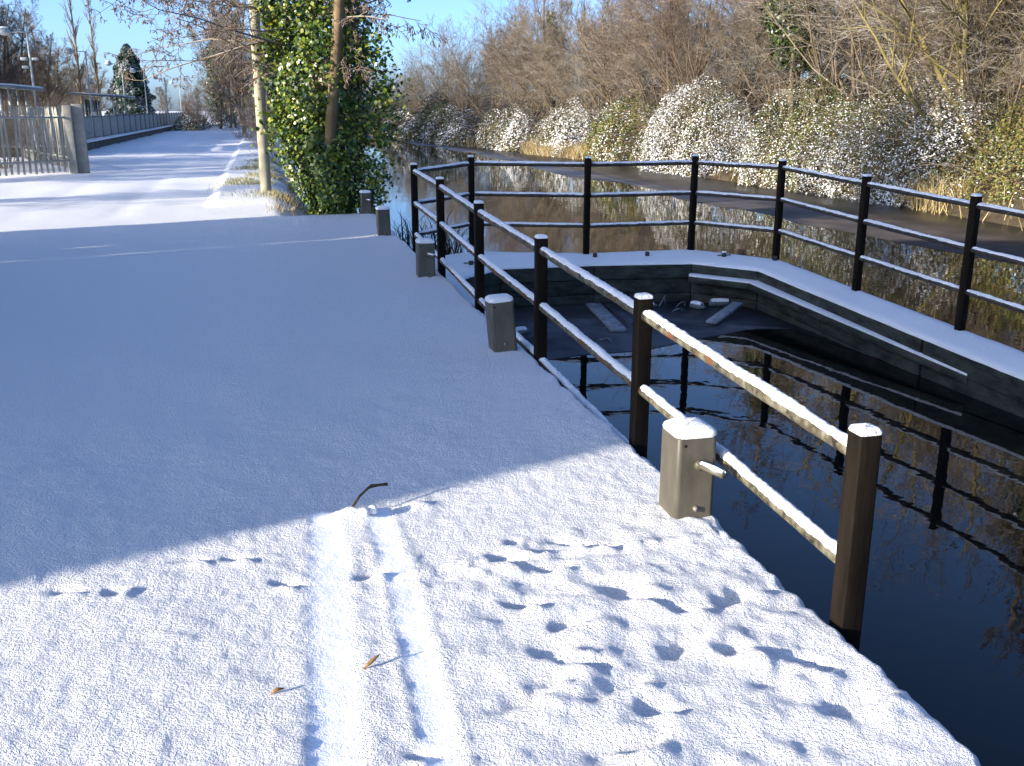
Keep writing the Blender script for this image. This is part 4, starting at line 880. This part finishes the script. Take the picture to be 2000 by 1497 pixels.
lamp(-10.0, 119, 'last platform lamp, beyond the conifer', [])
def shelter(u, v, lx, ly, label):
    o = thing('platform_shelter', label, 'shelter', P(u, v, 0.36), A_)
    V, F = box_arr(0, 0, 0, lx + 1.2, ly + 0.8, 0.10); V[:, 2] += 2.0 + V[:, 0] * -0.06; rf_ = obj('roof', bevel(mesh_np('roof', V, F), 0.02), M['fence_post'], o)
    V, F = box_arr(0, 0, 0, lx + 1.16, ly + 0.76, 0.05); V[:, 2] += 2.078 + V[:, 0] * -0.06; obj('snow_layer', mesh_np('snow_layer', V, F), M['snow_cap'], rf_)
    for x in (-lx / 2, lx / 2):
        for y in np.linspace(-ly / 2, ly / 2, 4): obj('post', box_mesh('post', (x, y, 0.97), (0.08, 0.08, 1.94)), M['lamp'], o)
    for y in np.linspace(-ly / 2, ly / 2, 4)[:-1] + ly / 6:
        pn = obj('glass_panel', box_mesh('glass_panel', (-lx / 2, y, 1.1), (0.02, ly / 3 - 0.12, 1.3)), M['glass'], o)
        obj('wall_panel', box_mesh('wall_panel', (lx / 2, y, 0.55), (0.03, ly / 3 - 0.12, 0.7)), M['fence_panel'], o)
    obj('bench', box_mesh('bench', (-lx / 2 + 0.3, 0, 0.45), (0.4, ly * 0.8, 0.06), 0.01), M['bark'], o)
shelter(-10.9, 68, 1.6, 6.0, 'long platform shelter with snow covered flat roof, halfway down')
shelter(-11.0, 40.0, 1.6, 4.0, 'near platform shelter showing only its snowy roof above the palisade')

# ------------------------------------------------------------------ unseen house and hedge, shaped and placed to throw the big shadow
house = thing('shadow_caster_house', 'unseen brick house with slate hipped roof, shaped to throw the broad shadow', 'house', (-14.0, 0.02, 0))
hx, hy, ev = 4.0, 6.96, 5.6
obj('wall', box_mesh('wall', (0, 0, ev / 2 - 0.2), (hx, hy, ev + 0.4)), M['brick'], house)
e = 0.05; R_ = np.array([[-hx / 2 - e, -hy / 2 - e, ev], [hx / 2 + e, -hy / 2 - e, ev], [hx / 2 + e, hy / 2 + e, ev], [-hx / 2 - e, hy / 2 + e, ev], [-hx / 2 + 1.6, 0, ev + 1.4], [hx / 2 - 1.6, 0, ev + 1.4]])
rf_ = obj('roof', mesh_np('roof', R_, [np.array([[0, 1, 5, 4], [2, 3, 4, 5]]), np.array([[1, 2, 5], [3, 0, 4]]), np.array([[3, 2, 1, 0]])]), M['slate'], house)
obj('chimney', box_mesh('chimney', (-1.2, 0, ev + 1.2), (0.6, 0.6, 1.2), 0.02), M['brick'], rf_)
dr = obj('door', box_mesh('door', (hx / 2 + 0.02, 0, 1.0), (0.08, 0.95, 2.05), 0.01), M['door'], house); obj('handle', box_mesh('handle', (hx / 2 + 0.09, 0.35, 1.0), (0.06, 0.03, 0.12)), M['bolt'], dr)
for y, z in ((-2.2, 1.4), (2.2, 1.4), (-2.2, 4.1), (0, 4.1), (2.2, 4.1)):
    wd = obj('window', box_mesh('window', (hx / 2 + 0.015, y, z), (0.07, 1.1, 1.25), 0.01), M['frame'], house); obj('pane', box_mesh('pane', (hx / 2 + 0.045, y, z), (0.03, 0.95, 1.1)), M['glass'], wd); obj('sill', box_mesh('sill', (hx / 2 + 0.06, y, z - 0.68), (0.18, 1.25, 0.07)), M['concrete'], wd)
def hedge(x, y, w, l, h, seed, label):
    gg = np.random.default_rng(seed); n = 7000; C = gg.uniform(-0.5, 0.5, (n, 3)) * [w, l, h]; ax = gg.integers(0, 5, n); sg = np.array([[1, 0, 0], [-1, 0, 0], [0, 1, 0], [0, -1, 0], [0, 0, 1]])[ax]
    C = np.where(sg != 0, sg * np.array([w, l, h]) * 0.5, C) * (0.86 + 0.16 * gg.random((n, 1))); C[:, 2] += h / 2
    V, F, at = leaves(C, sg + gg.normal(size=(n, 3)) * 0.5 + [0, 0, 0.3], 0.22 + 0.1 * gg.random(n), gg, (gg.random(n) < 0.15) * 0.7, gg.random(n), 0.3, 0.8)
    o = thing('shadow_caster_hedge', label, 'hedge', (x, y, 0)); f = obj('foliage', mesh_np('foliage', V, F, False, at), M['needle'], o); tag(f, kind='stuff')
    pts = np.array([[[0, yy, 0], [0.02, yy, h * 0.4], [0, yy, h * 0.85]] for yy in np.arange(-l / 2 + 0.4, l / 2, 0.8)]); Vt, Ft = tubes(pts, np.tile([[0.06, 0.05, 0.02]], (len(pts), 1)), 6); obj('stems', mesh_np('stems', Vt, Ft), M['bark'], o)
hedge(-12.6, 4.45, 0.55, 1.8, 4.6, 71, 'short unseen piece of tall evergreen hedge, added next to the house for its shadow')  # added shadow casters; the gap between them lets a light streak through
hedge(-12.6, 7.42, 0.55, 3.05, 4.6, 72, 'longer unseen piece of tall evergreen hedge, added past the gap for its shadow')

# ------------------------------------------------------------------ litter on the snow
pts = np.array([P(-1.384, 3.63, 0.035), P(-1.352, 3.672, 0.058), P(-1.315, 3.705, 0.075), P(-1.300, 3.715, 0.078), P(-1.268, 3.728, 0.075), P(-1.233, 3.74, 0.07)])
Vt, Ft = tubes(pts[None], np.array([[0.006, 0.005, 0.0055, 0.0085, 0.0055, 0.007]]), 7, True)
tag(obj('dead_twig', mesh_np('dead_twig', Vt, Ft, True), M['twig_litter']), 'dark bent twig sticking out of the snow where the wheel track starts', 'twig')
pts = np.array([P(-1.458, 2.498, 0.002), P(-1.440, 2.507, 0.012), P(-1.42, 2.516, 0.022), P(-1.408, 2.521, 0.028)])
Vt, Ft = tubes(pts[None], np.array([[0.002, 0.006, 0.0045, 0.0015]]), 8, True)
tag(obj('dead_leaf', mesh_np('dead_leaf', Vt, Ft, True), M['leaf_litter']), 'curled orange dead leaf lying in the wheel track', 'leaf')
pts = np.array([P(-1.716, 2.435, 0.004), P(-1.70, 2.438, 0.012), P(-1.682, 2.441, 0.010)])
Vt, Ft = tubes(pts[None], np.array([[0.003, 0.006, 0.002]]), 7, True)
tag(obj('dead_leaf', mesh_np('dead_leaf', Vt, Ft, True), M['leaf_litter']), 'small yellowish leaf half buried in snow left of the wheel tracks', 'leaf')
for a, b in ((-1.31, 3.595), (-1.345, 3.575)):
    me = snow_dome(0.035, 0.03, 0.012, 0.03, a * 9); tag(obj('snow_lump', me, M['snow_cap'], None, P(a, b, 0.015)), 'small loose snow lump beside the dark twig', 'snow lump', 'snow lumps beside the twig')
